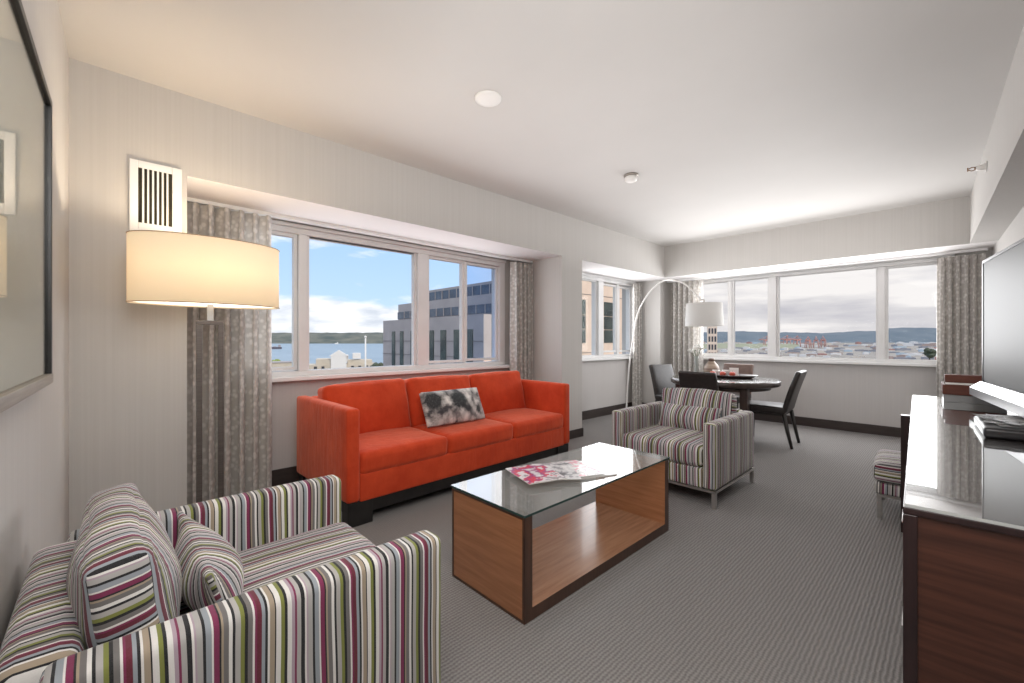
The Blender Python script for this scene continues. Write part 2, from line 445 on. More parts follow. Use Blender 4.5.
# ------------------------------------------------------------------ curtains
def curtain(label, loc, rz, length, folds, seed, z1=2.075, amp=.045):
    o = finish('curtain', curtain_mesh(length, .015, z1, amp, folds, seed), M_curtain, None, loc, (0,0,rz))
    return tag(o, label, 'curtain')
curtain('patterned taupe curtain behind the lit oval-shade floor lamp', (-3.56,.36,0), R(90), .53, 6, 1, amp=.05)
curtain('patterned taupe curtain between the sofa window and the pillar', (-3.57,3.40,0), R(90), .335, 5, 2, 2.06, .05)
curtain('narrow grey curtain at the window beyond the pillar', (-3.60,6.13,0), R(90), .24, 3, 3, 2.07, .035)
curtain('taupe curtain in the far corner behind the dining table', (-3.2,6.60,0), 0, .50, 6, 4, 2.07, .05)
curtain('patterned taupe curtain at the far window beside the television', (-.165,6.60,0), 0, .36, 6, 5, 2.05, .045)
for lab, (x0,x1,y0,y1) in (('white curtain track above the sofa window',(-3.62,-3.56,.345,3.745)), ('white curtain track above the far window',(-3.27,.22,6.60,6.64))):
    bm = bmesh.new(); box(bm, x0, x1, y0, y1, 2.083, ZS)
    tag(finish('curtain_track', bm, M_white), lab, 'curtain track')

# ------------------------------------------------------------------ wall vent, detectors, sprinkler
t = thing('wall_vent', 'white wall vent grille with vertical slats above the oval-shade floor lamp', 'vent', (XL,.203,1.945))
bm = bmesh.new(); y0,y1,z0,z1 = -.114,.112,-.20,.19; a0,a1,b0,b1 = -.078,.068,-.15,.152
box(bm,0,.014,y0,a0,z0,z1); box(bm,0,.014,a1,y1,z0,z1); box(bm,0,.014,a0,a1,z0,b0); box(bm,0,.014,a0,a1,b1,z1)
finish('frame', bm, M_white, t, bevel=.003)
bm = bmesh.new(); box(bm,.0005,.002,a0,a1,b0,b1); finish('backing', bm, noisy('vent_dark',(.02,.016,.008),(.05,.04,.02),ns=8,rough=.8), t)
for i in range(6):
    bm = bmesh.new(); yy = a0 + (i+1)*(a1-a0)/7; box(bm,.002,.013,yy-.0042,yy+.0042,b0,b1); finish('slat', bm, M_white, t)
bm = bmesh.new()
lathe(bm, [(.079,0),(.079,-.008),(.074,-.014),(.05,-.018),(.0,-.020)], 40, cap=False)
tag(finish('ceiling_speaker', bm, M_plastic, None, (-1.915,1.631,ZC)), 'round flat white disc cover on the ceiling, nearer the camera', 'ceiling disc')
t = thing('smoke_detector', 'small round smoke detector with protruding dome on the ceiling', 'smoke detector', (-1.953,3.289,ZC))
bm = bmesh.new(); lathe(bm, [(.062,0),(.062,-.012),(.045,-.018)], 32); finish('base', bm, M_pewter, t)
bm = bmesh.new(); lathe(bm, [(.05,-.018),(.055,-.03),(.05,-.05),(.03,-.06),(.0,-.062)], 32, cap=False); finish('dome', bm, M_plastic, t)
ys = 4.6
t = thing('sprinkler_head', 'small brass sidewall sprinkler on the right bulkhead', 'sprinkler', (xsoff(ys),ys,2.405))
bm = bmesh.new(); tube(bm, [(0,0,0),(-.008,0,0)], .035, 20); tube(bm, [(-.008,0,0),(-.055,0,0)], [.022,.017], 16); finish('escutcheon', bm, M_plastic, t)
bm = bmesh.new()
tube(bm, [(-.055,0,0),(-.062,0,0)], .012, 12)
for s in (-1,1): tube(bm, [(-.06,0,s*.010),(-.075,0,s*.013),(-.092,0,s*.004)], .003, 8)
box(bm, -.098,-.092,-.016,.016,-.010,.012)
finish('nozzle', bm, mat('brass',(.30,.17,.08),.35,.9), t)

# ------------------------------------------------------------------ framed picture on back wall
ang = math.atan(-.023)
t = thing('framed_picture', 'large framed picture with wide pale mat on the back wall', 'picture', (-2.05,yback(-2.05)+.002,1.025), ang)
W_,H_ = 1.62,.905
bm = bmesh.new(); f_=.022; d=.032
box(bm,0,f_,0,d,0,H_); box(bm,W_-f_,W_,0,d,0,H_); box(bm,f_,W_-f_,0,d,H_-f_,H_)
finish('frame', bm, M_black, t, bevel=.002)
bm = bmesh.new(); box(bm,0,W_,0,.034,-.014,.016); finish('lower_rail', bm, M_pewter, t, bevel=.002)
bm = bmesh.new(); box(bm,f_,W_-f_,.006,.014,.016,H_-f_); finish('mat_board', bm, noisy('mat_board',(.66,.65,.615),(.70,.69,.655),ns=30,rough=.8), t)
px0,px1,pz0,pz1 = .702,.97,.400,.575
bm = bmesh.new()
box(bm,px0,px0+.05,.014,.018,pz0,pz1); box(bm,px1-.05,px1,.014,.018,pz0,pz1); box(bm,px0+.05,px1-.05,.014,.018,pz0,pz0+.032); box(bm,px0+.05,px1-.05,.014,.018,pz1-.032,pz1)
finish('inner_mat', bm, mat('inner_mat',(.74,.73,.69),.7), t, bevel=.001)
bm = bmesh.new(); box(bm,px0+.05,px1-.05,.014,.016,pz0+.032,pz1-.032); finish('print', bm, noisy('dark_print',(.03,.03,.05),(.10,.10,.14),ns=20), t)
bm = bmesh.new(); box(bm,f_,W_-f_,.022,.024,.016,H_-f_); finish('glass', bm, M_pglass, t)

# ------------------------------------------------------------------ oval floor lamp
t = thing('floor_lamp', 'lit floor lamp with oval cream shade and rectangular nickel frame', 'floor lamp', (-2.79,.405,0))
lb = t
bm = bmesh.new(); lathe(bm, [(.13,0),(.13,.016),(.122,.02)], 40); finish('base', bm, M_lampmetal, t)
bm = bmesh.new()
for y in (-.048,.048): box(bm,-.010,.010,y-.013,y+.013,.02,1.232)
box(bm,-.010,.010,-.061,.061,1.232,1.254)
finish('pole_frame', bm, M_lampmetal, t, bevel=.002)
bm = bmesh.new(); box(bm,-.012,.012,-.014,.014,1.254,1.42); finish('stem', bm, M_metal, t)
SY,SX = .335,.19
bm = bmesh.new(); n=64
def oval(r,z): return [bm.verts.new((SX*r*math.cos(2*math.pi*k/n), SY*r*math.sin(2*math.pi*k/n), z)) for k in range(n)]
o0=oval(1,1.335); o1=oval(1,1.675); i0=oval(.985,1.335); i1=oval(.985,1.675)
for A,B in ((o0,o1),(o1,i1),(i1,i0),(i0,o0)):
    for k in range(n): bm.faces.new((A[k],A[(k+1)%n],B[(k+1)%n],B[k])).smooth = True
finish('lamp_shade', bm, M_shade, t)
bm = bmesh.new(); n=64
a=[bm.verts.new((SX*.98*math.cos(2*math.pi*k/n), SY*.98*math.sin(2*math.pi*k/n), 1.342)) for k in range(n)]; bm.faces.new(a)
finish('diffuser', bm, shade_mat('lamp_diffuser',(.9,.88,.84),(1,.93,.82),1.0), t)
M_rim=mat('shade_rim',(.45,.33,.2),.7)
for z in (1.337,1.673):
    bm = bmesh.new()
    pts=[(SX*1.004*math.cos(2*math.pi*k/48),SY*1.004*math.sin(2*math.pi*k/48),z) for k in range(49)]; tube(bm,pts,.0022,6,cap=False)
    finish('shade_rim', bm, M_rim, t)

# ------------------------------------------------------------------ sofa
SR = R(1.2)
sofa = thing('sofa', 'long orange-red velvet sofa with three seat cushions and black plinth', 'sofa', (-2.542,1.05,0), SR)
L=2.20; D=.90; AT=.085
bm = bmesh.new()
box(bm,-D+.02,-.03,.03,L-.03,.062,.15)
finish('plinth', bm, M_black, sofa, bevel=.003)
for (x,y) in ((-.012,.012),(-.012,L-.172),(-D+.11,.012),(-D+.11,L-.172)):
    bm = bmesh.new(); box(bm,x-.09,x,y,y+.16,0,.149); finish('foot', bm, M_black, sofa, bevel=.003)
for y0 in (0,L-AT):
    bm = bmesh.new(); cushion(bm, D, AT, .728-.15, .022, (0,.006,.004), 8); finish('arm', bm, M_velvet, sofa, (-D/2,y0+AT/2,(.728+.15)/2))
bm = bmesh.new(); cushion(bm, .16, L-2*AT, .72-.15, .03, (.004,0,.003), 10); finish('back', bm, M_velvet, sofa, (-D+.08,L/2,.435))
bm = bmesh.new(); cushion(bm, D-.18, L-2*AT, .175, .012, (0,0,0), 6); finish('seat_frame', bm, M_velvet, sofa, (-(D-.18)/2-.008,L/2,.230))
cw=(L-2*AT)/3
for i in range(3):
    bm = bmesh.new(); cushion(bm, .70, cw-.006, .145, .035, (.010,.004,.018), 10, wob=.0018)
    finish('seat_cushion', bm, M_velvet, sofa, (-.352,AT+cw*(i+.5),.375))
for i in range(3):
    bm = bmesh.new(); cushion(bm, .17, cw-.010, .42, .04, (.042,.006,.008), 10, wob=.003)
    finish('back_cushion', bm, M_velvet, sofa, (-.615,AT+cw*(i+.5),.612), (R((1.2,-1.0,.6)[i]),R(-13),R((0,1.5,-1)[i])))

# floral pillow
def floral():
    m = mat('floral_print', (.5,.5,.5), .8); g = N(m)
    v = g.obj(); sp = g.n('ShaderNodeSeparateXYZ'); g.l(v, sp.inputs[0])
    base = g.noise(g.obj((1,9,9)), 1.4, 4, .6)
    col = g.ramp(base, [(.33,(.015,.014,.02)),(.43,(.10,.095,.10)),(.49,(.42,.39,.37)),(.62,(.82,.78,.75))])
    vo = g.n('ShaderNodeTexVoronoi'); vo.inputs['Scale'].default_value = 11; g.l(g.obj((.3,1,1)), vo.inputs['Vector'])
    pet = g.ramp(vo.outputs['Distance'], [(.1,(.90,.86,.83)),(.4,(.42,.39,.38)),(.55,(.05,.05,.055))])
    col = g.mix(.45, col, pet)
    wob = g.math('MULTIPLY', g.noise(g.obj((1,30,30)), 1.5, 3), .05)
    for cy, cz, r in ((-.205,.055,.095),(.015,.03,.098),(.21,-.06,.05)):
        dy = g.math('SUBTRACT', sp.outputs[1], cy); dz = g.math('SUBTRACT', sp.outputs[2], cz)
        d = g.math('SQRT', g.math('ADD', g.math('MULTIPLY', dy, dy), g.math('MULTIPLY', dz, dz)))
        d = g.math('ADD', d, wob)
        k = g.ramp(g.math('MULTIPLY', d, 1/(r*1.6)), [(.0,(1,1,1)),(.55,(1,1,1)),(.80,(0,0,0))])
        ring = g.math('MULTIPLY', g.noise(g.obj((1,60,60)), 2, 2), .12)
        dark = g.ramp(ring, [(.03,(.010,.011,.013)),(.07,(.035,.037,.04)),(.10,(.25,.25,.25))])
        col = g.mix(k, col, dark)
    g.l(col, g.b.inputs['Base Color']); return m
bm = bmesh.new(); cushion(bm, .03, .57, .29, .012, (.075,0,0), 14, pinch=.2)
# resting on the middle seat cushion, leaning on the back cushion
Mw = Matrix.Translation((-2.542,1.05,0)) @ Matrix.Rotation(SR,4,'Z')
p = Mw @ Vector((-.312,AT+cw*1.40,.602))
o = finish('throw_pillow', bm, floral(), None, p, (R(0),R(-26),SR+R(-2)))
tag(o, 'black and white floral throw pillow leaning on the orange sofa', 'pillow')

# ------------------------------------------------------------------ striped armchairs
def make_armchair():
    t = thing('armchair', 'striped armchair with low arms, facing the camera beyond the coffee table', 'armchair', (-1.542,3.385,0), 0)
    w=.4125; wf=.405; wb=.395; HA=.576
    bm = bmesh.new()
    for s in (-1,1):
        box(bm,-w if s<0 else w-.016,-w+.016 if s<0 else w,-wf,wb,.105,.121)
    box(bm,-w,w,-wf,-wf+.016,.105,.1205); box(bm,-w,w,wb-.016,wb,.105,.1205)
    finish('base_rail', bm, M_metal, t)
    for sx in (-1,1):
        for sy in (-1,1):
            bm = bmesh.new(); x=sx*(w-.014); y=-wf+.015 if sy<0 else wb-.015; box(bm,x-.014,x+.014,y-.014,y+.014,0,.105); finish('leg', bm, M_metal, t, bevel=.002)
    two = lambda i,s: 1 if i==1 else 0   # faces looking along y use the other weave direction
    for sx in (-1,1):
        bm = bmesh.new(); cushion(bm,.092,wf+wb,HA-.122,.022,(.004,.0,.004),8,matf=two)
        finish('arm', bm, [M_sy,M_sx], t, (sx*(w-.046),(wb-wf)/2,.122+(HA-.122)/2))
    bm = bmesh.new(); cushion(bm,2*w-.186,.115,HA-.122,.03,(0,.01,.006),8); finish('back', bm, M_sx, t, (0,wb+.006,.122+(HA-.122)/2))
    bm = bmesh.new(); cushion(bm,2*w-.186,.64,.135,.012,(0,0,0),6); finish('seat_base', bm, M_sx, t, (0,-wf+.322,.19))
    bm = bmesh.new(); cushion(bm,2*w-.192,.66,.15,.04,(0,.008,.018),10,wob=.0015); finish('seat_cushion', bm, M_sx, t, (0,-.085,.333))
    side = lambda i,s: 1 if i==0 else 0
    bm = bmesh.new(); cushion(bm,.60,.105,.335,.020,(.010,.050,.022),12,matf=side,wob=.003); finish('back_cushion', bm, [M_sx,M_sz], t, (0,.272,.545), (R(-9),0,0))
    bm = bmesh.new(); cushion(bm,.515,.016,.215,.007,(.0,.068,.0),14,matf=side,wob=.002,pinch=.25); finish('lumbar_cushion', bm, [M_sx,M_sz], t, (0,.105,.505), (R(-20),0,0))
    return t
def kids(o): return [c for c in bpy.data.objects if c.parent == o]
def dup(root, loc, rz, label=None):
    r = root.copy(); COL.objects.link(r); r.location = loc; r.rotation_euler = (0,0,rz)
    if label: r['label'] = label
    for ch in kids(root):
        c = ch.copy(); COL.objects.link(c); c.parent = r
        for gk in kids(ch):
            d = gk.copy(); COL.objects.link(d); d.parent = c
    return r
ac = make_armchair(); ac['group'] = 'striped armchairs by the coffee table'
dup(ac, (-1.452,.310,0), R(180), 'striped armchair in the near corner, its back against the wall')

# striped ottoman
t = thing('ottoman', 'low striped ottoman on metal legs tucked beside the dark credenza', 'ottoman', (-.135,3.86,0), R(3))
for sx in (-1,1):
    for sy in (-1,1):
        bm = bmesh.new(); box(bm,sx*.225-.013,sx*.225+.013,sy*.225-.013,sy*.225+.013,0,.156); finish('leg', bm, M_metal, t, bevel=.002)
bm = bmesh.new(); box(bm,-.24,.24,-.24,.24,.140,.156); finish('base_rail', bm, M_metal, t)
bm = bmesh.new(); cushion(bm,.50,.50,.07,.015,(0,0,0),6); finish('apron', bm, M_sx, t, (0,0,.192))
bm = bmesh.new(); cushion(bm,.52,.52,.13,.04,(.004,.004,.012),8,matf=lambda i,s:(1 if i==1 else 0)); finish('seat_cushion', bm, [M_sy,M_sz], t, (0,0,.295))

# ------------------------------------------------------------------ coffee table
cx0,cx1,cy0,cy1,zt = -1.70,-1.205,1.22,2.455,.432
t = thing('coffee_table', 'walnut coffee table with glass top and open sides', 'coffee table', ((cx0+cx1)/2,(cy0+cy1)/2,0), 0)
hx=(cx1-cx0)/2; hy=(cy1-cy0)/2; th=.045
for s in (-1,1):
    bm = bmesh.new(); y0,y1=(-hy,-hy+th) if s<0 else (hy-th,hy)
    box(bm,-hx,hx,y0,y1,0,zt)
    o = finish('end_panel', bm, [M_wood_x,M_edge], t)
    for p_ in o.data.polygons:
        if abs(p_.normal.x)>.5 or p_.normal.z>.5: p_.material_index=1
    bm = bmesh.new(); yy = -hy if s<0 else hy; q=.0015
    for (a,b,c,d_) in ((-hx,-hx+.012,0,zt),(hx-.012,hx,0,zt),(-hx+.012,hx-.012,zt-.012,zt),(-hx+.012,hx-.012,0,.012)):
        box(bm,a,b,yy-q,yy+q,c,d_)
    finish('edge_band', bm, M_edge, o)
bm = bmesh.new(); box(bm,-hx,hx,-hy+th,hy-th,.0,.052)
o = finish('lower_shelf', bm, [M_wood_y,M_edge], t)
for p_ in o.data.polygons:
    if abs(p_.normal.x)>.5: p_.material_index=1
bm = bmesh.new(); box(bm,-hx-.006,hx+.006,-hy-.006,hy+.006,zt+.001,zt+.011)
o = finish('glass_top', bm, [M_tglass,M_tglass_edge], t)
o.data.materials.append(mat('glass_under', (0,0,0)))
# only the upper face mirrors and tints; the lower is clear
M_clear = bpy.data.materials.new('clear_under'); M_clear.use_nodes=True; g=N(M_clear); g.t.nodes.remove(g.b); tr=g.n('ShaderNodeBsdfTransparent'); g.l(tr.outputs[0],g.out.inputs[0])
o.data.materials[2]=M_clear
for p_ in o.data.polygons:
    p_.material_index = 0 if p_.normal.z>.5 else (2 if p_.normal.z<-.5 else 1)

# magazines
ZG = zt+.0115
def mag_mat(name, cols, sc, seed):
    m = mat(name, (.5,.5,.5), .3, coat=.2); g = N(m)
    v = g.obj((1,1,1)); ofs = g.n('ShaderNodeVectorMath'); ofs.operation='ADD'; ofs.inputs[1].default_value=(seed,seed*2,0); g.l(v, ofs.inputs[0])
    f = g.noise(ofs.outputs[0], sc, 3, .6); g.l(g.ramp(f, cols, 'CONSTANT'), g.b.inputs['Base Color'])
    return m
M_paper = noisy('page_edges', (.62,.60,.57),(.72,.70,.67),(1,1,90),ns=6,rough=.8)
def magazine(label, loc, rz, w, h, th_, m):
    t = thing('magazine', label, 'magazine', loc, R(rz), 'magazines on the coffee table')
    bm = bmesh.new(); n=10
    lo=[];hi=[]
    for i in range(n+1):
        x=-w/2+w*i/n; zz=th_*(.55+.45*math.sin(math.pi*min(1,(i/n)*1.15+.1)))
        for k,arr in ((0,lo),(1,hi)):
            pass
        lo.append((bm.verts.new((x,-h/2,0)),bm.verts.new((x,h/2,0)))); hi.append((bm.verts.new((x,-h/2,zz)),bm.verts.new((x,h/2,zz))))
    for i in range(n):
        bm.faces.new((lo[i][0],lo[i][1],lo[i+1][1],lo[i+1][0])).material_index=0
        bm.faces.new((hi[i][0],hi[i+1][0],hi[i+1][1],hi[i][1])).material_index=1
        bm.faces.new((lo[i][0],lo[i+1][0],hi[i+1][0],hi[i][0])); bm.faces.new((lo[i][1],hi[i][1],hi[i+1][1],lo[i+1][1]))
    bm.faces.new((lo[0][0],hi[0][0],hi[0][1],lo[0][1])); bm.faces.new((lo[n][0],lo[n][1],hi[n][1],hi[n][0]))
    finish('pages', bm, [M_paper, M_paper], t)
    bm = bmesh.new(); top=[]
    for i in range(n+1):
        x=-w/2-.001+(w+.002)*i/n; zz=th_*(.55+.45*math.sin(math.pi*min(1,(i/n)*1.15+.1)))+.0006
        top.append([bm.verts.new((x,y,zz)) for y in (-h/2-.001,h/2+.001)])
    for i in range(n): bm.faces.new((top[i][0],top[i+1][0],top[i+1][1],top[i][1])).smooth=True
    finish('cover', bm, m, t); return t
W1=(.75,.74,.74)
mA = mag_mat('cover_pink', [(0,W1),(.38,(.62,.60,.62)),(.44,(.35,.05,.20)),(.50,(.62,.03,.08)),(.55,(.70,.66,.68)),(.62,(.30,.28,.30)),(.68,W1)], 9, 2.2)
mB = mag_mat('cover_grey', [(0,(.10,.10,.11)),(.40,(.30,.30,.32)),(.47,(.62,.61,.62)),(.56,(.75,.74,.74)),(.63,(.18,.18,.20))], 10, 5.1)
mC = mag_mat('cover_rose', [(0,W1),(.42,(.70,.30,.38)),(.48,(.68,.66,.66)),(.55,(.40,.38,.40)),(.60,(.75,.74,.72))], 9, 8.3)
mD = mag_mat('cover_white', [(0,W1),(.5,(.66,.66,.68)),(.62,(.45,.44,.46))], 6, 4.1)
magazine('white magazine lying lowest at the right of the fan of magazines', (-1.40,1.89,ZG), 66, .215, .275, .008, mD)
magazine('rose-edged magazine under the middle of the fan', (-1.43,1.82,ZG+.009), 70, .21, .275, .006, mC)
magazine('grey-covered magazine at the middle of the fan', (-1.455,1.70,ZG+.0165), 52, .21, .27, .005, mB)
magazine('pink and red covered magazine topmost at the near end of the fan', (-1.49,1.585,ZG+.023), 72, .21, .27, .005, mA)

# ------------------------------------------------------------------ dining set
DC = (-1.89,5.21); ZD=.70
t = thing('dining_table', 'round dark dining table with pale reflective top', 'dining table', (*DC,0))
bm = bmesh.new(); lathe(bm, [(.555,ZD-.06),(.572,ZD-.05),(.572,ZD-.006),(.567,ZD-.002)], 72); finish('tabletop', bm, M_tabledark, t)
m = bpy.data.materials.new('pale_glass_surface'); m.use_nodes=True; g=N(m)
g.b.inputs['Base Color'].default_value=(.16,.135,.12,1); g.b.inputs['Roughness'].default_value=.2
gl=g.n('ShaderNodeBsdfGlossy'); gl.inputs['Roughness'].default_value=.06; gl.inputs[0].default_value=(.9,.95,.96,1)
lw=g.n('ShaderNodeLayerWeight'); f=g.math('MULTIPLY_ADD', g.math('POWER', lw.outputs['Facing'],3.0), .75, .05)
mx=g.n('ShaderNodeMixShader'); g.l(f,mx.inputs[0]); g.l(g.b.outputs[0],mx.inputs[1]); g.l(gl.outputs[0],mx.inputs[2]); g.l(mx.outputs[0],g.out.inputs[0])
bm = bmesh.new(); lathe(bm, [(.566,ZD-.0018),(.564,ZD+.004)], 72); finish('glass_surface', bm, m, t)
bm = bmesh.new(); lathe(bm, [(.46,ZD-.10),(.48,ZD-.10),(.48,ZD-.06),(.46,ZD-.06)], 48, cap=False); finish('apron', bm, M_tabledark, t)
for (x,y) in ((-1.55,4.87),(-2.25,4.87),(-1.785,5.60),(-2.12,5.60)):
    bm = bmesh.new(); x-=DC[0]; y-=DC[1]; box(bm,x-.038,x+.038,y-.038,y+.038,0,ZD-.06); finish('leg', bm, M_tabledark, t, bevel=.004)

def make_dchair():
    t = thing('dining_chair', '', 'dining chair', (0,0,0), 0, 'leather dining chairs around the round table')
    w=.215
    bm = bmesh.new(); cushion(bm,2*w,.44,.075,.022,(0,0,.008),8); finish('seat', bm, M_leather, t, (0,-.01,.395))
    bm = bmesh.new(); cushion(bm,2*w-.01,.05,.46,.02,(0,.006,0),8)
    # taper to the top a little
    for v in bm.verts:
        k=(v.co.z+.23)/.46; v.co.x*=1-.07*k; v.co.y+=.03*k*k
    finish('backrest', bm, M_leather, t, (0,.245,.60), (R(-13),0,0))
    bm = bmesh.new(); box(bm,-w+.02,w-.02,-.20,.19,.335,.36); finish('seat_rail', bm, M_chairwood, t)
    for sx in (-1,1):
        for sy in (-1,1):
            bm = bmesh.new(); x=sx*(w-.025); y=-.195 if sy<0 else .19; yb=y if sy<0 else y+.075
            tube(bm, [(x,y,.36),(x,(y+yb)/2,.17),(x,yb,0)], [.024,.021,.016], 4); finish('leg', bm, M_chairwood, t)
    return t
dc = make_dchair(); dc.location=(-1.48,5.40,0); dc.rotation_euler=(0,0,R(-87)); dc['label']='dark leather dining chair right of the round table, seen from its side'
dup(dc, (-1.885,4.79,0), R(180), 'dark leather dining chair with its back to the striped armchair')
dup(dc, (-2.50,5.38,0), R(72), 'dark leather dining chair in front of the white corner column')
c4 = dup(dc, (-2.13,6.06,0), R(-4), 'brown leather dining chair behind the round table, under the far window')
for k_ in kids(c4):
    if k_.name.startswith('backrest'):
        k_.data = k_.data.copy(); k_.data.materials[0] = M_leather_tan

# table-top things
ZT=ZD+.0045
t = thing('flower_vase', 'slim glass vase of white flowers on the dining table', 'vase', (-2.33,5.52,ZT))
bm = bmesh.new(); lathe(bm, [(.026,0),(.024,.02),(.020,.10),(.022,.20),(.028,.235),(.025,.235),(.019,.20),(.016,.05),(.0,.03)], 24); finish('vase', bm, noisy('vase_glass',(.35,.38,.36),(.42,.45,.43),ns=5,rough=.1), t)
rnd=random.Random(5)
bm = bmesh.new()
for i in range(7):
    a=rnd.uniform(0,6.28); r=rnd.uniform(.02,.085); tube(bm,[(0,0,.05),(.3*r*math.cos(a),.3*r*math.sin(a),.22),(r*math.cos(a),r*math.sin(a),rnd.uniform(.29,.34))],.003,5)
for i in range(16):
    a=rnd.uniform(0,6.28); r=rnd.uniform(.02,.09); z=rnd.uniform(.23,.33); c=Vector((r*math.cos(a),r*math.sin(a),z)); d=Vector((math.cos(a),math.sin(a),rnd.uniform(-.3,.6))).normalized()*.05; s_=Vector((-math.sin(a),math.cos(a),0))*.014
    vs=[bm.verts.new(c+x) for x in (Vector(),d*.5+s_,d,d*.5-s_)]; bm.faces.new(vs)
finish('stems', bm, noisy('leaf_green',(.05,.09,.035),(.10,.16,.06),ns=20), t)
M_petal=noisy('white_petals',(.85,.84,.80),(.90,.89,.86),ns=20)
for i in range(9):
    a=i*2.4; r=.02+.075*((i*37%10)/10); z=.29+.09*((i*53%10)/10)
    bm = bmesh.new()
    for k in range(7):
        b=k*6.283/7; c=Vector((.018*math.cos(b),.018*math.sin(b),.006)); 
        bmesh.ops.create_icosphere(bm, subdivisions=1, radius=.015, matrix=Matrix.Translation(c)@Matrix.Diagonal((1,1,.6,1)))
    bmesh.ops.create_icosphere(bm, subdivisions=1, radius=.010, matrix=Matrix.Translation((0,0,.012)))
    finish('blossom', bm, M_petal, t, (r*math.cos(a),r*math.sin(a),z), (R(rnd.uniform(-40,40)),R(rnd.uniform(-40,40)),0), smooth=True)
t = thing('ceramic_jar', 'squat brown and cream ceramic jar on the dining table', 'jar', (-2.16,5.57,ZT))
bm = bmesh.new(); lathe(bm, [(.055,0),(.088,.03),(.095,.075),(.08,.12),(.05,.155),(.034,.175)], 32); finish('body', bm, [noisy('jar_glaze',(.16,.10,.075),(.60,.48,.38),(1,1,9),ns=2,rough=.3)], t)
bm = bmesh.new(); lathe(bm, [(.034,.175),(.040,.19),(.038,.205),(.020,.215)], 24); finish('lid', bm, noisy('jar_lid',(.14,.09,.07),(.2,.13,.1),ns=6,rough=.4), t)
TR=(-1.86,5.36); TZ=R(16)
t = thing('serving_tray', 'dark oval serving tray on the dining table', 'tray', (*TR,ZT), TZ)
bm = bmesh.new(); lathe(bm, [(.20,0),(.26,.012),(.285,.034),(.28,.036),(.25,.016),(0.001,.010)], 48, sx=1, sy=.62); finish('dish', bm, M_espresso, t)
Mt=Matrix.Translation((*TR,ZT))@Matrix.Rotation(TZ,4,'Z')
def on_tray(x,y): 
    v=Mt@Vector((x,y,.0175)); return tuple(v)
M_china=noisy('white_china',(.82,.81,.79),(.86,.85,.83),ns=5,rough=.2)
for i,(x,y,lab) in enumerate(((-.16,.045,'white china cup at the left end of the tray'),(-.06,.085,'white china cup beside the jar side of the tray, right of the other cup'))):
    t = thing('cup', lab, 'cup', on_tray(x,y), R(40+60*i), 'white cups on the tray')
    bm = bmesh.new(); lathe(bm, [(.02,0),(.024,.006),(.038,.04),(.041,.065),(.038,.065),(.034,.035),(.001,.008)], 24); finish('bowl', bm, M_china, t)
    bm = bmesh.new(); tube(bm, smooth_path([(.037,0,.052),(.058,0,.048),(.056,0,.024),(.031,0,.018)],6), .004, 8); finish('handle', bm, M_china, t)
bm = bmesh.new(); box(bm,-.05,.05,-.004,.004,0,.095); 
tag(finish('menu_card', bm, noisy('white_card',(.85,.84,.82),(.88,.87,.85),ns=5), None, on_tray(.03,.075), (R(-10),0,R(12))), 'white folded card standing on the tray', 'card')
M_apple=noisy('apple_red',(.55,.05,.03),(.70,.12,.06),ns=4,rough=.3)
for i,(x,y,lab) in enumerate(((-.19,-.02,'red fruit at the left end of the dark tray'),(-.08,-.04,'red fruit at the middle of the dark tray'),(.02,-.02,'red fruit in front of the white card'))):
    t = thing('apple', lab, 'fruit', on_tray(x,y), 0, 'red fruit on the tray')
    bm = bmesh.new(); lathe(bm, [(.001,.003),(.016,.0),(.03,.012),(.034,.03),(.026,.048),(.010,.052),(.001,.047)], 20, cap=False); finish('flesh', bm, M_apple, t)
    bm = bmesh.new(); tube(bm,[(0,0,.046),(.003,0,.062)],.0018,5); finish('stem', bm, M_chairwood, t)

# arc lamp
t = thing('arc_lamp', 'tall white arc lamp reaching over the dining table with drum shade', 'floor lamp', (-3.45,5.67,0))
bx_,by_=-3.45,5.67
bm = bmesh.new(); lathe(bm, [(.15,0),(.15,.02),(.14,.026)], 36); finish('base', bm, M_plastic, t)
path=[(-3.45,5.67,.02),(-3.42,5.68,.6),(-3.36,5.69,1.1),(-3.27,5.69,1.535),(-3.10,5.65,1.787),(-2.94,5.61,1.915),(-2.75,5.56,1.975),(-2.507,5.49,1.907),(-2.364,5.46,1.795),(-2.235,5.45,1.65)]
bm = bmesh.new(); tube(bm, smooth_path([(a-bx_,b-by_,c) for a,b,c in path],8), .011, 10); finish('pole', bm, M_plastic, t)
SXp,SYp=-2.205-bx_,5.45-by_
bm = bmesh.new(); lathe(bm, [(.224,1.325),(.210,1.612),(.206,1.612),(.220,1.325)], 48, cx=SXp, cy=SYp, cap=False)
finish('lamp_shade', bm, M_shade_white, t)
bm = bmesh.new()
for k in range(3):
    a=k*2.094; tube(bm,[(SXp,SYp,1.60),(SXp+.206*math.cos(a),SYp+.206*math.sin(a),1.60)],.003,6)
tube(bm,[(SXp-.03,SYp,1.66),(SXp,SYp,1.655),(SXp,SYp,1.50)],.012,8)
finish('spider', bm, M_metal, t)
bm = bmesh.new(); bmesh.ops.create_uvsphere(bm,u_segments=16,v_segments=12,radius=.03,matrix=Matrix.Translation((SXp,SYp,1.475))); finish('bulb', bm, M_china, t, smooth=True)

# ------------------------------------------------------------------ credenza
CR = R(2.75)
cz = thing('credenza', 'long dark wood credenza with polished top under the television', 'credenza', (-.092,1.404,0), CR)
CL=2.82; CD=.50; CZ=.752
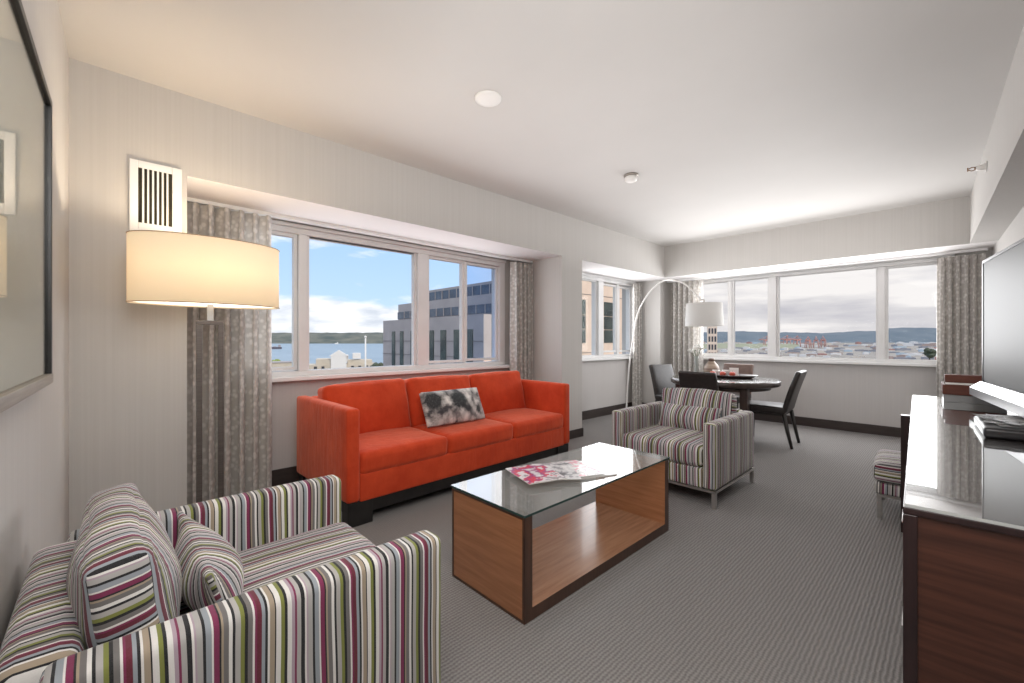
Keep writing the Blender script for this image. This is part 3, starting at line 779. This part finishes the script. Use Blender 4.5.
# carcass: near pedestal 0..1.95, kneehole 2.05..2.6, far end panel
bm = bmesh.new(); box(bm,.035,CD,.04,2.02,.06,.727); finish('carcass', bm, M_mahog, cz)
bm = bmesh.new()
box(bm,0,.026,0,.04,0,.727); box(bm,.026,CD,0,.04,0,.05); box(bm,CD-.03,CD,0,.04,.05,.727)
finish('end_frame', bm, M_espresso, cz, bevel=.002)
bm = bmesh.new(); box(bm,.026,CD-.03,.008,.03,.05,.727); finish('end_panel', bm, M_mahog, cz)
bm = bmesh.new(); box(bm,.0,CD,.0,CL,.7275,.744); finish('top_frame', bm, M_espresso, cz, bevel=.002)
bm = bmesh.new(); box(bm,.004,CD,.002,CL-.002,.7445,CZ)
o = finish('polished_top', bm, [M_top,mat('top_edge',(.55,.57,.56),.2)], cz)
for p_ in o.data.polygons:
    if p_.normal.z<.5: p_.material_index=1
for i in range(3):
    for j in range(2):
        y0=.06+i*.64; z0=.08+j*.31
        bm = bmesh.new(); box(bm,.012,.036,y0,y0+.62,z0,z0+.295); d_=finish('drawer', bm, M_mahog, cz, bevel=.002)
        bm = bmesh.new(); tube(bm,[(.012,y0+.24,z0+.22),(-.004,y0+.25,z0+.22),(-.004,y0+.37,z0+.22),(.012,y0+.38,z0+.22)],.005,8); finish('handle', bm, M_metal, d_)
bm = bmesh.new(); box(bm,-.045,CD,2.04,2.09,0,.70)
finish('side_panel', bm, M_espresso, cz, bevel=.002)
bm = bmesh.new(); box(bm,.02,CD,CL-.05,CL-.002,0,.727); finish('far_panel', bm, M_espresso, cz, bevel=.002)
bm = bmesh.new(); box(bm,CD-.02,CD,2.09,CL-.05,.1,.727); finish('back_panel', bm, M_mahog, cz)
Mc=Matrix.Translation((-.092,1.404,0))@Matrix.Rotation(CR,4,'Z')

# television
TVR = R(8.4+.0)
tv = thing('television', 'silver flat television with speaker bar standing on the credenza', 'television', (.105,3.72,CZ), TVR)
# local: screen along -y from 0, facing -x
TW=1.12
bm = bmesh.new(); box(bm,.0,.06,-TW,0,.155,.86); finish('housing', bm, mat('tv_black',(.012,.012,.014),.3), tv, bevel=.004)
bm = bmesh.new(); f_=.016
box(bm,-.006,.0,-f_,0,.155,.86); box(bm,-.006,0,-TW,-TW+f_,.155,.86); box(bm,-.006,0,-TW+f_,-f_,.86-f_,.86)
finish('bezel', bm, mat('tv_bezel',(.05,.05,.055),.3), tv)
m = mat('tv_screen',(.13,.135,.135),.45,spec=.25); g=N(m)
bm = bmesh.new(); box(bm,-.003,.0,-TW+f_,-f_,.165,.86-f_); finish('screen', bm, m, tv)
bm = bmesh.new()
vs=[(.06,.155),(-.01,.155),(-.055,.118),(-.055,.075),(.03,.070),(.06,.09)]
A=[bm.verts.new((x,-TW,z)) for x,z in vs]; B=[bm.verts.new((x,.012,z)) for x,z in vs]
bm.faces.new(A); bm.faces.new(B[::-1])
for i in range(len(vs)): bm.faces.new((A[i],B[i],B[(i+1)%6],A[(i+1)%6])).material_index = 1 if i==1 else 0
finish('speaker_bar', bm, [mat('silver_plastic',(.22,.22,.23),.35,.3),mat('chrome_lip',(.34,.34,.34),.22,.8)], tv)
bm = bmesh.new(); box(bm,.01,.05,-TW/2-.15,-TW/2+.15,.012,.09); box(bm,-.06,.075,-TW/2-.17,-TW/2+.17,.0005,.012); finish('stand', bm, mat('stand_silver',(.5,.5,.5),.25,.8), tv)

# wooden stationery box at the far end
def cpt(x,y,z=0): v=Mc@Vector((x,y,CZ+z)); return tuple(v)
t = thing('desk_organizer', 'two-tier red-brown wooden box on the far end of the credenza', 'box', cpt(.150,2.50,.0005), CR)
bm = bmesh.new(); box(bm,0,.27,.0,.26,0,.046); finish('plinth', bm, mat('satin_grey',(.28,.28,.28),.35,.4), t)
bm = bmesh.new(); box(bm,-.005,.28,-.01,.02,.048,.112); box(bm,-.005,.28,.02,.26,.048,.06); box(bm,-.005,.01,.02,.26,.06,.112); finish('lower_tray', bm, M_redwood, t, bevel=.002)
bm = bmesh.new(); box(bm,.012,.28,.022,.15,.062,.115); finish('paper_stack', bm, noisy('pale_paper',(.72,.70,.67),(.78,.76,.73),(1,1,80),ns=4), t)
bm = bmesh.new(); box(bm,0.011,.27,.165,.26,.062,.165); finish('upper_tray', bm, M_redwood, t, bevel=.002)

# folder and papers
t = thing('leather_folder', 'thick black leather folder lying on the credenza beside the television', 'folder', cpt(.220,1.165,.002), CR)
bm = bmesh.new(); cushion(bm,.30,.40,.040,.012,(0,0,.002),6); finish('cover', bm, noisy('black_leather',(.012,.011,.013),(.022,.02,.022),ns=60,rough=.35,bump=.1,dist=.001), t, (.15,.20,.0205))
bm = bmesh.new(); box(bm,.004,.007,.02,.38,.012,.030); finish('page_block', bm, M_paper, t)
rr=random.Random(2)
M_print=mag_mat('printed_sheet',[(0,(.78,.77,.76)),(.50,(.60,.59,.58)),(.56,(.08,.08,.08)),(.62,(.80,.79,.78))],14,1.7)
labs=['open white brochure with dark print lying on the leather folder','white sheet with dark print lying slightly turned on the brochure','topmost curled white paper on the leather folder']
for i in range(3):
    bm=bmesh.new(); n=8; w=.21; h=.28; rows=[]
    for a in range(n+1):
        x=-w/2+w*a/n; rows.append([bm.verts.new((x,y,.0005*i+ .005*(a/n)**2+.0008)) for y in (-h/2,h/2)])
    for a in range(n): bm.faces.new((rows[a][0],rows[a+1][0],rows[a+1][1],rows[a][1])).smooth=True
    bmesh.ops.solidify(bm, geom=bm.faces[:], thickness=-.0035)
    o=finish('brochure', bm, M_print, None, cpt(.355,1.375+.012*i,0.046+.004*i), (0,0,CR+R((8,-12,20)[i])))
    tag(o, labs[i], 'paper', 'papers on the credenza')

# ------------------------------------------------------------------ outside
GZ=-30.0
F_=425; TH=R(46.35)
def bearing(u, d):
    a=(u-512)/F_; return ((-math.sin(TH)+a*math.cos(TH))*d, (math.cos(TH)+a*math.sin(TH))*d)
M_sea=noisy('sea_water',(.18,.24,.30),(.27,.33,.38),(.004,.02,1),ns=1.0,rough=.35)
M_ground=noisy('city_ground',(.16,.16,.15),(.42,.38,.35),(.035,.035,1),ns=1.5,rough=.9)
bm=bmesh.new(); prism(bm,[(-9000,-3000),(-430,-3000),(-430,330),(-900,1400),(-3000,3800),(-9000,5200)],GZ-.5,GZ)
struct(finish('sea',bm,M_sea),'blue grey bay water beyond the sofa window')
bm=bmesh.new(); prism(bm,[(-9000,-3000),(4000,-3000),(4000,11000),(-9000,11000)],GZ-3,GZ-1)
struct(finish('ground',bm,M_ground),'city ground far below')
def ridge(name,label,u0,u1,d,vt,amp,m,seed,zlo=GZ-2,step=3):
    rnd=random.Random(seed); bm=bmesh.new(); prev=None; ph=[rnd.uniform(0,6.28) for _ in range(6)]
    u=u0; rows=[]
    while u<=u1:
        h=vt(u) if callable(vt) else vt
        h+=amp*sum(math.sin(u*f+p)*w for f,p,w in zip((.02,.05,.11,.27,.6,1.3),ph,(1,.7,.4,.25,.15,.1)))
        z=1.15+(340-h)/F_*d
        x,y=bearing(u,d); x2,y2=bearing(u,d*.86); x3,y3=bearing(u,d*1.2)
        rows.append([bm.verts.new((x2,y2,zlo)),bm.verts.new((x2*.55+x*.45,y2*.55+y*.45,zlo+(z-zlo)*.55)),bm.verts.new((x,y,z)),bm.verts.new((x3,y3,zlo))]); u+=step
    for a,b in zip(rows,rows[1:]):
        for k in range(3): bm.faces.new((a[k],b[k],b[k+1],a[k+1])).smooth=True
    return struct(finish(name,bm,m),label)
M_hillL=noisy('hill_left',(.06,.08,.075),(.17,.17,.14),(.006,.006,.02),ns=1.5,rough=.95)
M_hillR=noisy('hill_right',(.085,.12,.16),(.13,.165,.20),(.003,.003,.01),ns=1.5,rough=.95)  # bluish cast of distant haze put into the base colour
M_field=noisy('green_flat',(.20,.23,.15),(.34,.34,.26),(.02,.02,1),ns=1.5,rough=.95)
ridge('hills','wooded hills across the bay',150,560,4300,lambda u:332.5-1.2*math.exp(-((u-335)/25)**2),.7,M_hillL,3)
ridge('hills','long haze-tinted blue wooded ridge beyond the harbour',630,1040,6000,lambda u:332-(2.5 if u>885 else 0)-.012*max(0,u-780),.7,M_hillR,5)
ridge('hills','low green flat land left of the cranes',640,800,1900,lambda u:344-.0*u,.5,M_field,8)
# gray office building opposite
M_conc=noisy('gray_stone',(.31,.285,.29),(.38,.35,.355),(.3,.3,.3),ns=1.5,rough=.9)
M_cream=noisy('sunlit_cream_stone',(.72,.57,.47),(.80,.65,.54),(.3,.3,.3),ns=1.5,rough=.9)  # brighter base colour stands in for strong sun on these faces
M_ribbon=noisy('dark_window_band',(.025,.04,.07),(.07,.10,.15),(.5,.5,.5),ns=1.5,rough=.15)
M_wing_glass=noisy('green_window_glass',(.010,.018,.018),(.05,.075,.07),(.4,.4,.4),ns=1.5,rough=.15)
M_joint=mat('stone_joint',(.14,.13,.135),.9)
t=thing('office_building','grey stone office building with stepped upper floors and ribbon windows','building',(-40,30,GZ-1))
def B(name,m,x0,x1,y0,y1,z0,z1,par=None):
    bm=bmesh.new(); o=Vector((-40,30,GZ-1)); box(bm,x0-o.x,x1-o.x,y0-o.y,y1-o.y,z0-o.z,z1-o.z); return finish(name,bm,m,par or t)
low=B('lower_block',M_conc,-50.9,-34,25.7,60,GZ-1,3.6)
B('corner_block',M_conc,-34,-30.85,25.7,36.9,GZ-1,3.6,low); mid=B('middle_tier',M_conc,-50.3,-34,27.5,60,3.6,5.75); up=B('upper_tier',M_conc,-46.8,-34,29,60,5.75,7.3)
B('ribbon_window',M_ribbon,-50.35,-31.2,27.42,27.6,3.85,4.75,mid); B('corner_tier',M_conc,-34,-31.25,27.5,36.9,3.6,5.75,low); B('corner_tier',M_conc,-34,-31.25,29,36.9,5.75,7.3,low); B('ribbon_window',M_ribbon,-46.85,-31.2,28.92,29.1,6.0,7.0,up)
for x in [-48.6+k*1.45 for k in range(13)]:
    B('mullion',M_conc,x,x+.07,27.36,27.43,3.85,4.75,mid)
    if x>-46.8: B('mullion',M_conc,x+.4,x+.47,28.86,28.93,6.0,7.0,up)
for x,w in ((-48.5,.75),(-46.5,.75),(-44.0,.5),(-42.2,.9),(-40.1,.9),(-37.9,1.0),(-35.5,.95),(-33.3,.9)):
    B('slot_window',M_wing_glass,x,x+w,25.62,25.75,-6,2.2,low)
for z in (-.6,1.0): B('stone_joint',M_joint,-50.9,-30.85,25.66,25.72,z,z+.06,low)
B('cream_face',M_cream,-30.86,-30.75,25.7,36,GZ-1,3.6,low)  # sunlit side of the grey block, its sun painted in as brighter stone
B('corner_window',M_wing_glass,-30.76,-30.70,27.0,28.1,-2,2.3,low)
t2=t
t=thing('office_wing','cream stone office block with green-tinted windows beyond the pillar window','building',(-40,30,GZ-1))
wing=B('wing_block',M_cream,-33.5,-30.8,37,64,GZ-1,15)
for y0,y1 in ((36.9+.6,38.9),(39.8,41.5),(42.9,44.4),(45.4,48.2),(49.6,52.0),(53.4,55.8)):
    for z0,z1 in ((.8,2.4),(2.5,4.1),(4.2,5.95)):
        B('window',M_wing_glass,-30.85,-30.72,y0,y1,z0,z1,wing)
for z in (-.4,6.6,9): B('stone_joint',M_joint,-30.83,-30.76,37,64,z,z+.06,wing)
# classical building with pediment
ux,uy=bearing(342,250); rz=math.atan2(uy,ux)+math.pi   # local -x.. faces camera: +x points to camera
t=thing('civic_building','cream neoclassical building with white pedimented roof by the bay','building',(ux,uy,GZ-1),rz)
M_stone=noisy('pale_stone',(.50,.44,.36),(.60,.54,.46),(.2,.2,.2),ns=1.5,rough=.9)
M_stw=mat('white_stone',(.74,.73,.72),.9); M_win=mat('small_dark_window',(.05,.05,.06),.4)
zz=lambda v,d=250: 1.15-(v-340)/F_*d-(GZ-1)
bm=bmesh.new(); box(bm,-18,0,-21,20,0,zz(364.5)); box(bm,-17,-1,-14,-3,zz(364.5),zz(359)); box(bm,-17,-1,3,17,zz(364.5),zz(360.5)); finish('main_block',bm,M_stone,t)
bm=bmesh.new(); box(bm,-12,-2,6,10.5,zz(359),zz(353.5)); box(bm,-9,-1,-1.5,3.5,zz(362),zz(355)); finish('roof_block',bm,M_stw,t)
bm=bmesh.new()
y0,y1,yc=-7,3.5,-1.8
box(bm,-6,1.5,y0+1,y1-1,zz(370),zz(356)); A=[bm.verts.new((1.6,y,z)) for y,z in ((y0,zz(356)),(y1,zz(356)),(yc,zz(350)))]; Bv=[bm.verts.new((-8,y,z)) for y,z in ((y0,zz(356)),(y1,zz(356)),(yc,zz(350)))]
bm.faces.new(A); bm.faces.new(Bv[::-1])
for i in range(3): bm.faces.new((A[i],Bv[i],Bv[(i+1)%3],A[(i+1)%3]))
finish('pediment',bm,M_stw,t)
for k in range(10):
    y=-19+k*4
    if -8<y<4.5: continue
    bm=bmesh.new(); box(bm,-.1,.15,y,y+1.6,zz(368.5),zz(366)); finish('window',bm,M_win,t)
fx,fy=bearing(365.5,235)
t=thing('flagpole','tall white flagpole beside the neoclassical building','flagpole',(fx,fy,GZ-1))
bm=bmesh.new(); tube(bm,[(0,0,0),(0,0,33.5)],[.5,.4],8); finish('pole',bm,M_stw,t)
bm=bmesh.new(); bmesh.ops.create_uvsphere(bm,u_segments=10,v_segments=8,radius=.7,matrix=Matrix.Translation((0,0,33.8))); finish('finial',bm,M_stw,t)
# low building + trees at far left
ux,uy=bearing(272,180); t=thing('low_building','low tan building below the left pane of the sofa window','building',(ux,uy,GZ-1),math.atan2(uy,ux)+math.pi)
bm=bmesh.new(); box(bm,-12,0,-14,13,0,GZ*0+zz(363,180)); finish('main_block',bm,M_stone,t)
bm=bmesh.new(); box(bm,-12.3,.3,-14.3,13.3,zz(363,180),zz(362.5,180)); finish('roof',bm,M_conc,t)
def tree(label,u,d,vtop,w,m,seed,group=None):
    ux,uy=bearing(u,d); H=zz(vtop,d); t=thing('tree',label,'tree',(ux,uy,GZ-1),0,group); rnd=random.Random(seed)
    bm=bmesh.new()
    for i in range(12):
        c=Vector((rnd.uniform(-.6,.6)*w/2,rnd.uniform(-.6,.6)*w/2,H-w*.45+rnd.uniform(-.45,.25)*w*.7)); bmesh.ops.create_icosphere(bm,subdivisions=2,radius=w*rnd.uniform(.18,.30),matrix=Matrix.Translation(c))
    for v in bm.verts: v.co+=Vector((rnd.uniform(-1,1),rnd.uniform(-1,1),rnd.uniform(-1,1)))*w*.03
    finish('crown',bm,m,t)
    bm=bmesh.new(); tube(bm,[(0,0,0),(0,0,H-w*.5)],w*.05,6); finish('trunk',bm,M_chairwood,t)
M_green=noisy('bright_foliage',(.16,.22,.05),(.30,.36,.10),(.3,.3,.3),ns=3); M_dgreen=noisy('dark_foliage',(.025,.035,.02),(.06,.075,.04),(.3,.3,.3),ns=3)
tree('bright green tree above the low tan building',277,225,358.5,4.5,M_green,1)
tree('dark tree between the neoclassical and grey office buildings',377,150,361,4.5,M_dgreen,2)
tree('round dark green tree at the right end of the far window',929.5,330,347,8.5,M_dgreen,3)
# ships
def ship(label,u,d,L_,hull,m1,m2):
    ux,uy=bearing(u,d); t=thing('ship',label,'ship',(ux,uy,GZ),math.atan2(uy,ux)+math.pi/2)
    bm=bmesh.new(); prism(bm,[(-L_/2,-L_*.08),(L_*.35,-L_*.08),(L_/2,0),(L_*.35,L_*.08),(-L_/2,L_*.08)],-.0,hull); finish('hull',bm,m1,t)
    bm=bmesh.new(); box(bm,-L_*.42,-L_*.2,-L_*.06,L_*.06,hull,hull*2.1); box(bm,-L_*.05,L_*.2,-L_*.05,L_*.05,hull,hull*1.35); tube(bm,[(-L_*.1,0,hull),(-L_*.1,0,hull*2.6)],L_*.008,6); finish('superstructure',bm,m2,t)
ship('dark cargo ship on the bay seen through the left pane',275.5,1463,38,7,mat('hull_dark',(.10,.09,.12),.7),mat('ship_grey',(.35,.33,.36),.7))
ship('small white boat far out on the bay',336.5,3300,26,7,M_stw,M_stw)
# far side: industrial roofs
Mroof=[noisy('roof_a',(.62,.60,.60),(.72,.70,.70),(.1,.1,.1),ns=2),noisy('roof_b',(.36,.44,.52),(.46,.54,.60),(.1,.1,.1),ns=2),noisy('roof_c',(.34,.26,.23),(.42,.32,.29),(.1,.1,.1),ns=2),noisy('roof_d',(.22,.22,.25),(.30,.30,.33),(.1,.1,.1),ns=2),noisy('roof_e',(.50,.44,.40),(.58,.52,.47),(.1,.1,.1),ns=2),noisy('roof_f',(.36,.18,.16),(.42,.24,.21),(.1,.1,.1),ns=2)]
meshes=[]
for m in Mroof:
    bm=bmesh.new(); box(bm,-.5,.5,-.5,.5,0,1); box(bm,-.25,.2,-.2,.1,1,1.18)
    bmesh.ops.recalc_face_normals(bm,faces=bm.faces[:]); me=bpy.data.meshes.new('warehouse'); bm.to_mesh(me); bm.free(); me.materials.append(m); meshes.append(me)
rnd=random.Random(11)
tone=['pale white-roofed','light blue-roofed','brown-roofed','dark grey-roofed','tan-roofed','dull red-roofed']
placed=[(*bearing(u,d_),60) for u,d_ in ((767,1800),(787,1950),(797,1850),(808,1700),(816,1750),(823,1800))]+[(*bearing(712,400),8)]
tries=0
while len(placed)<290 and tries<6000:
    tries+=1
    u=rnd.uniform(655,960); v=340+3.2+20*rnd.random()**1.2
    d=min(F_*31/(v-340),3600); x,y=bearing(u,d)
    if u<770 and d<700: continue
    s_=max(.7,d/900)
    wx,wy=rnd.uniform(7,22)*s_,rnd.uniform(6,14)*s_; rad=.5*math.hypot(wx,wy)
    if abs(u-929.5)<8 and d<420: continue
    if any(math.hypot(x-a_,y-b_)<rad+r_ for a_,b_,r_ in placed): continue
    placed.append((x,y,rad))
    i=rnd.choices(range(6),(6,3 if d>900 else 1,3,4,4,1))[0]
    o=bpy.data.objects.new('warehouse',meshes[i]); COL.objects.link(o)
    o.location=(x,y,GZ-1); o.rotation_euler=(0,0,rnd.uniform(-.25,.25)+.3)
    o.scale=(wx,wy,rnd.uniform(3,6)*max(.8,d/900*.8))
    tag(o,f'tiny {tone[i]} warehouse in the harbour district outside the far window','building',f'{tone[i]} harbour buildings')
# cranes
M_crane=mat('crane_red',(.50,.25,.22),.8)
def crane(label,u,d,rz):
    x,y=bearing(u,d); t=thing('harbour_crane',label,'crane',(x,y,GZ-1),rz,'red harbour cranes')
    s=d/1800*.95
    for sx in (-1,1):
        for sy in (-1,1):
            bm=bmesh.new(); tube(bm,[(sx*11*s,sy*9*s,0),(sx*9*s,sy*7*s,34*s)],1.7*s,5); finish('leg',bm,M_crane,t)
    bm=bmesh.new(); tube(bm,[(-34*s,0,35*s),(30*s,0,35*s)],2.4*s,5); finish('boom',bm,M_crane,t)
    bm=bmesh.new(); tube(bm,[(0,-6*s,34*s),(2*s,0,52*s),(0,6*s,34*s)],1.5*s,5); tube(bm,[(2*s,0,52*s),(28*s,0,36*s)],.9*s,4); tube(bm,[(2*s,0,52*s),(-30*s,0,36*s)],.9*s,4); finish('mast',bm,M_crane,t)
    bm=bmesh.new(); box(bm,-8*s,8*s,-5*s,5*s,29*s,35*s); finish('machine_house',bm,M_crane,t)
for i,(u,l) in enumerate(((767,'red crane seen just left of the wide mullion of the far window'),(787,'red crane first from the left in the wide middle pane'),(797,'red crane second from the left in the wide middle pane'),(808,'red crane third from the left in the wide middle pane'),(816,'red crane fourth from the left in the wide middle pane'),(823,'red crane rightmost in the wide middle pane'))):
    crane(l,u,(1800,1950,1850,1700,1750,1800)[i],R(40+15*i))
# pale tower behind arc lamp
ux,uy=bearing(712,400); t=thing('pale_tower','narrow cream tower block seen below the arc lamp shade','building',(ux,uy,GZ-1),.45)
bm=bmesh.new(); box(bm,-4,4,-4,4,0,46); finish('shaft',bm,M_cream,t)
for k in range(4):
    for j in range(3):
        bm=bmesh.new(); box(bm,-3.3+j*2.5,-1.7+j*2.5,-4.1,-3.9,43-k*7.5-5,43-k*7.5); finish('window',bm,M_win,t)

# ------------------------------------------------------------------ world sky
wd=bpy.data.worlds.new('sky'); scn.world=wd; wd.use_nodes=True
g=N(wd); bg=wd.node_tree.nodes['Background']
tc=g.n('ShaderNodeTexCoord'); sp=g.n('ShaderNodeSeparateXYZ'); g.l(tc.outputs['Generated'],sp.inputs[0])
X_,Y_,Z_=sp.outputs
mp=g.n('ShaderNodeMapping'); mp.inputs['Scale'].default_value=(3.2,3.2,11); g.l(tc.outputs['Generated'],mp.inputs[0])
n1=g.noise(mp.outputs[0],1.6,7,.58)
# blue part (towards -x): clouds at the horizon, scattered above
blue=g.ramp(Z_,[(.0,(.62,.74,.88)),(.10,(.47,.65,.90)),(.30,(.33,.53,.84)),(.6,(.62,.68,.78))])
thr=g.ramp(Z_,[(.0,(.95,.95,.95)),(.045,(.90,.90,.90)),(.085,(.42,.42,.42)),(.13,(.28,.28,.28)),(.3,(.33,.33,.33))])
cl=g.math('ADD',n1,g.math('SUBTRACT',thr,.5))
cm=g.ramp(cl,[(.36,(0,0,0)),(.52,(1,1,1))])
n2=g.noise(mp.outputs[0],3.1,5)
ccol=g.ramp(n2,[(.35,(.60,.64,.72)),(.55,(.90,.90,.93))])
blue_sky=g.mix(cm,blue,ccol)
# overcast part (towards +y)
mp2=g.n('ShaderNodeMapping'); mp2.inputs['Scale'].default_value=(2.2,2.2,14); g.l(tc.outputs['Generated'],mp2.inputs[0])
n3=g.noise(mp2.outputs[0],1.5,6,.55)
grey=g.ramp(n3,[(.34,(.45,.435,.48)),(.48,(.60,.575,.59)),(.60,(.78,.74,.73))])
side=g.math('SUBTRACT',Y_,g.math('MULTIPLY',X_,-1.0))   # y + x
sf=g.ramp(g.math('MULTIPLY_ADD',side,.5,.5),[(.40,(0,0,0)),(.60,(1,1,1))])
sky=g.mix(sf,blue_sky,grey)
zen=g.ramp(Z_,[(.0,(1.0,)*3),(.36,(1,1,1)),(.60,(1,1,1))])
g.l(sky,bg.inputs[0])
st=g.ramp(Z_,[(.36,(.0,)*3),(.62,(1,)*3)])
g.l(g.math('MULTIPLY_ADD',st,.6,1.18),bg.inputs[1])

# ------------------------------------------------------------------ lights
def lamp(name,typ,loc,rot,energy,color=(1,1,1),**kw):
    l=bpy.data.lights.new(name,typ); l.energy=energy; l.color=color
    for k,v in kw.items(): setattr(l,k,v)
    o=bpy.data.objects.new(name,l); COL.objects.link(o); o.location=loc; o.rotation_euler=rot; return o
lamp('sunlight','SUN',(20,10,40),Vector((1,-.12,.85)).to_track_quat('Z','Y').to_euler(),1.6,(1,.94,.86),angle=R(3))
lamp('floor_lamp_bulb','POINT',(-2.79,.405,1.52),(0,0,0),12,(1,.85,.66),shadow_soft_size=.05)
# added soft fill lamp under the ceiling near the camera, out of view
lamp('added_ceiling_fill','AREA',(-.45,.55,2.5),(R(20),0,R(46)),18,(1,.96,.92),shape='RECTANGLE',size=1.1,size_y=.9)
# added upward fill lamps, unseen, brightening the room by way of the ceiling
lamp('added_uplight_fill','AREA',(-1.55,3.1,1.95),(R(180),0,0),18,(1,.98,.965),shape='RECTANGLE',size=2.2,size_y=4.4)
lamp('added_uplight_fill','AREA',(-1.5,5.75,1.95),(R(180),0,0),7,(1,.98,.965),shape='RECTANGLE',size=2.6,size_y=.9)
lamp('added_front_fill','AREA',(-.12,.06,1.95),(R(82),0,TH),20,(1,.985,.97),shape='RECTANGLE',size=.9,size_y=.6)  # added frontal fill lamp beside the camera, unseen
# daylight entering at each window
lamp('window_light','AREA',(-3.63,2.0,1.47),(R(90),0,R(-90)),17,(.95,.97,1),shape='RECTANGLE',size=2.6,size_y=1.05)
lamp('window_light','AREA',(-3.63,5.45,1.47),(R(90),0,R(-90)),18,(.97,.98,1),shape='RECTANGLE',size=1.5,size_y=1.05)
lamp('window_light','AREA',(-1.5,6.66,1.47),(R(90),0,R(180)),55,(.98,.985,1),shape='RECTANGLE',size=2.7,size_y=1.05)

# ------------------------------------------------------------------ camera
cam=bpy.data.cameras.new('camera'); co=bpy.data.objects.new('camera',cam); COL.objects.link(co)
cam.sensor_width=36; cam.lens=F_/1024*36; cam.shift_y=-1.5/1024; cam.clip_start=.02; cam.clip_end=30000
co.location=(0,0,1.15); co.rotation_euler=(R(90),0,TH)
scn.camera=co
scn.view_settings.view_transform='Standard'; scn.view_settings.look='None'; scn.view_settings.exposure=.14; scn.view_settings.gamma=1
scn.cycles.use_denoising=True; scn.cycles.max_bounces=10; scn.cycles.diffuse_bounces=5; scn.cycles.transparent_max_bounces=16; scn.cycles.sample_clamp_indirect=8
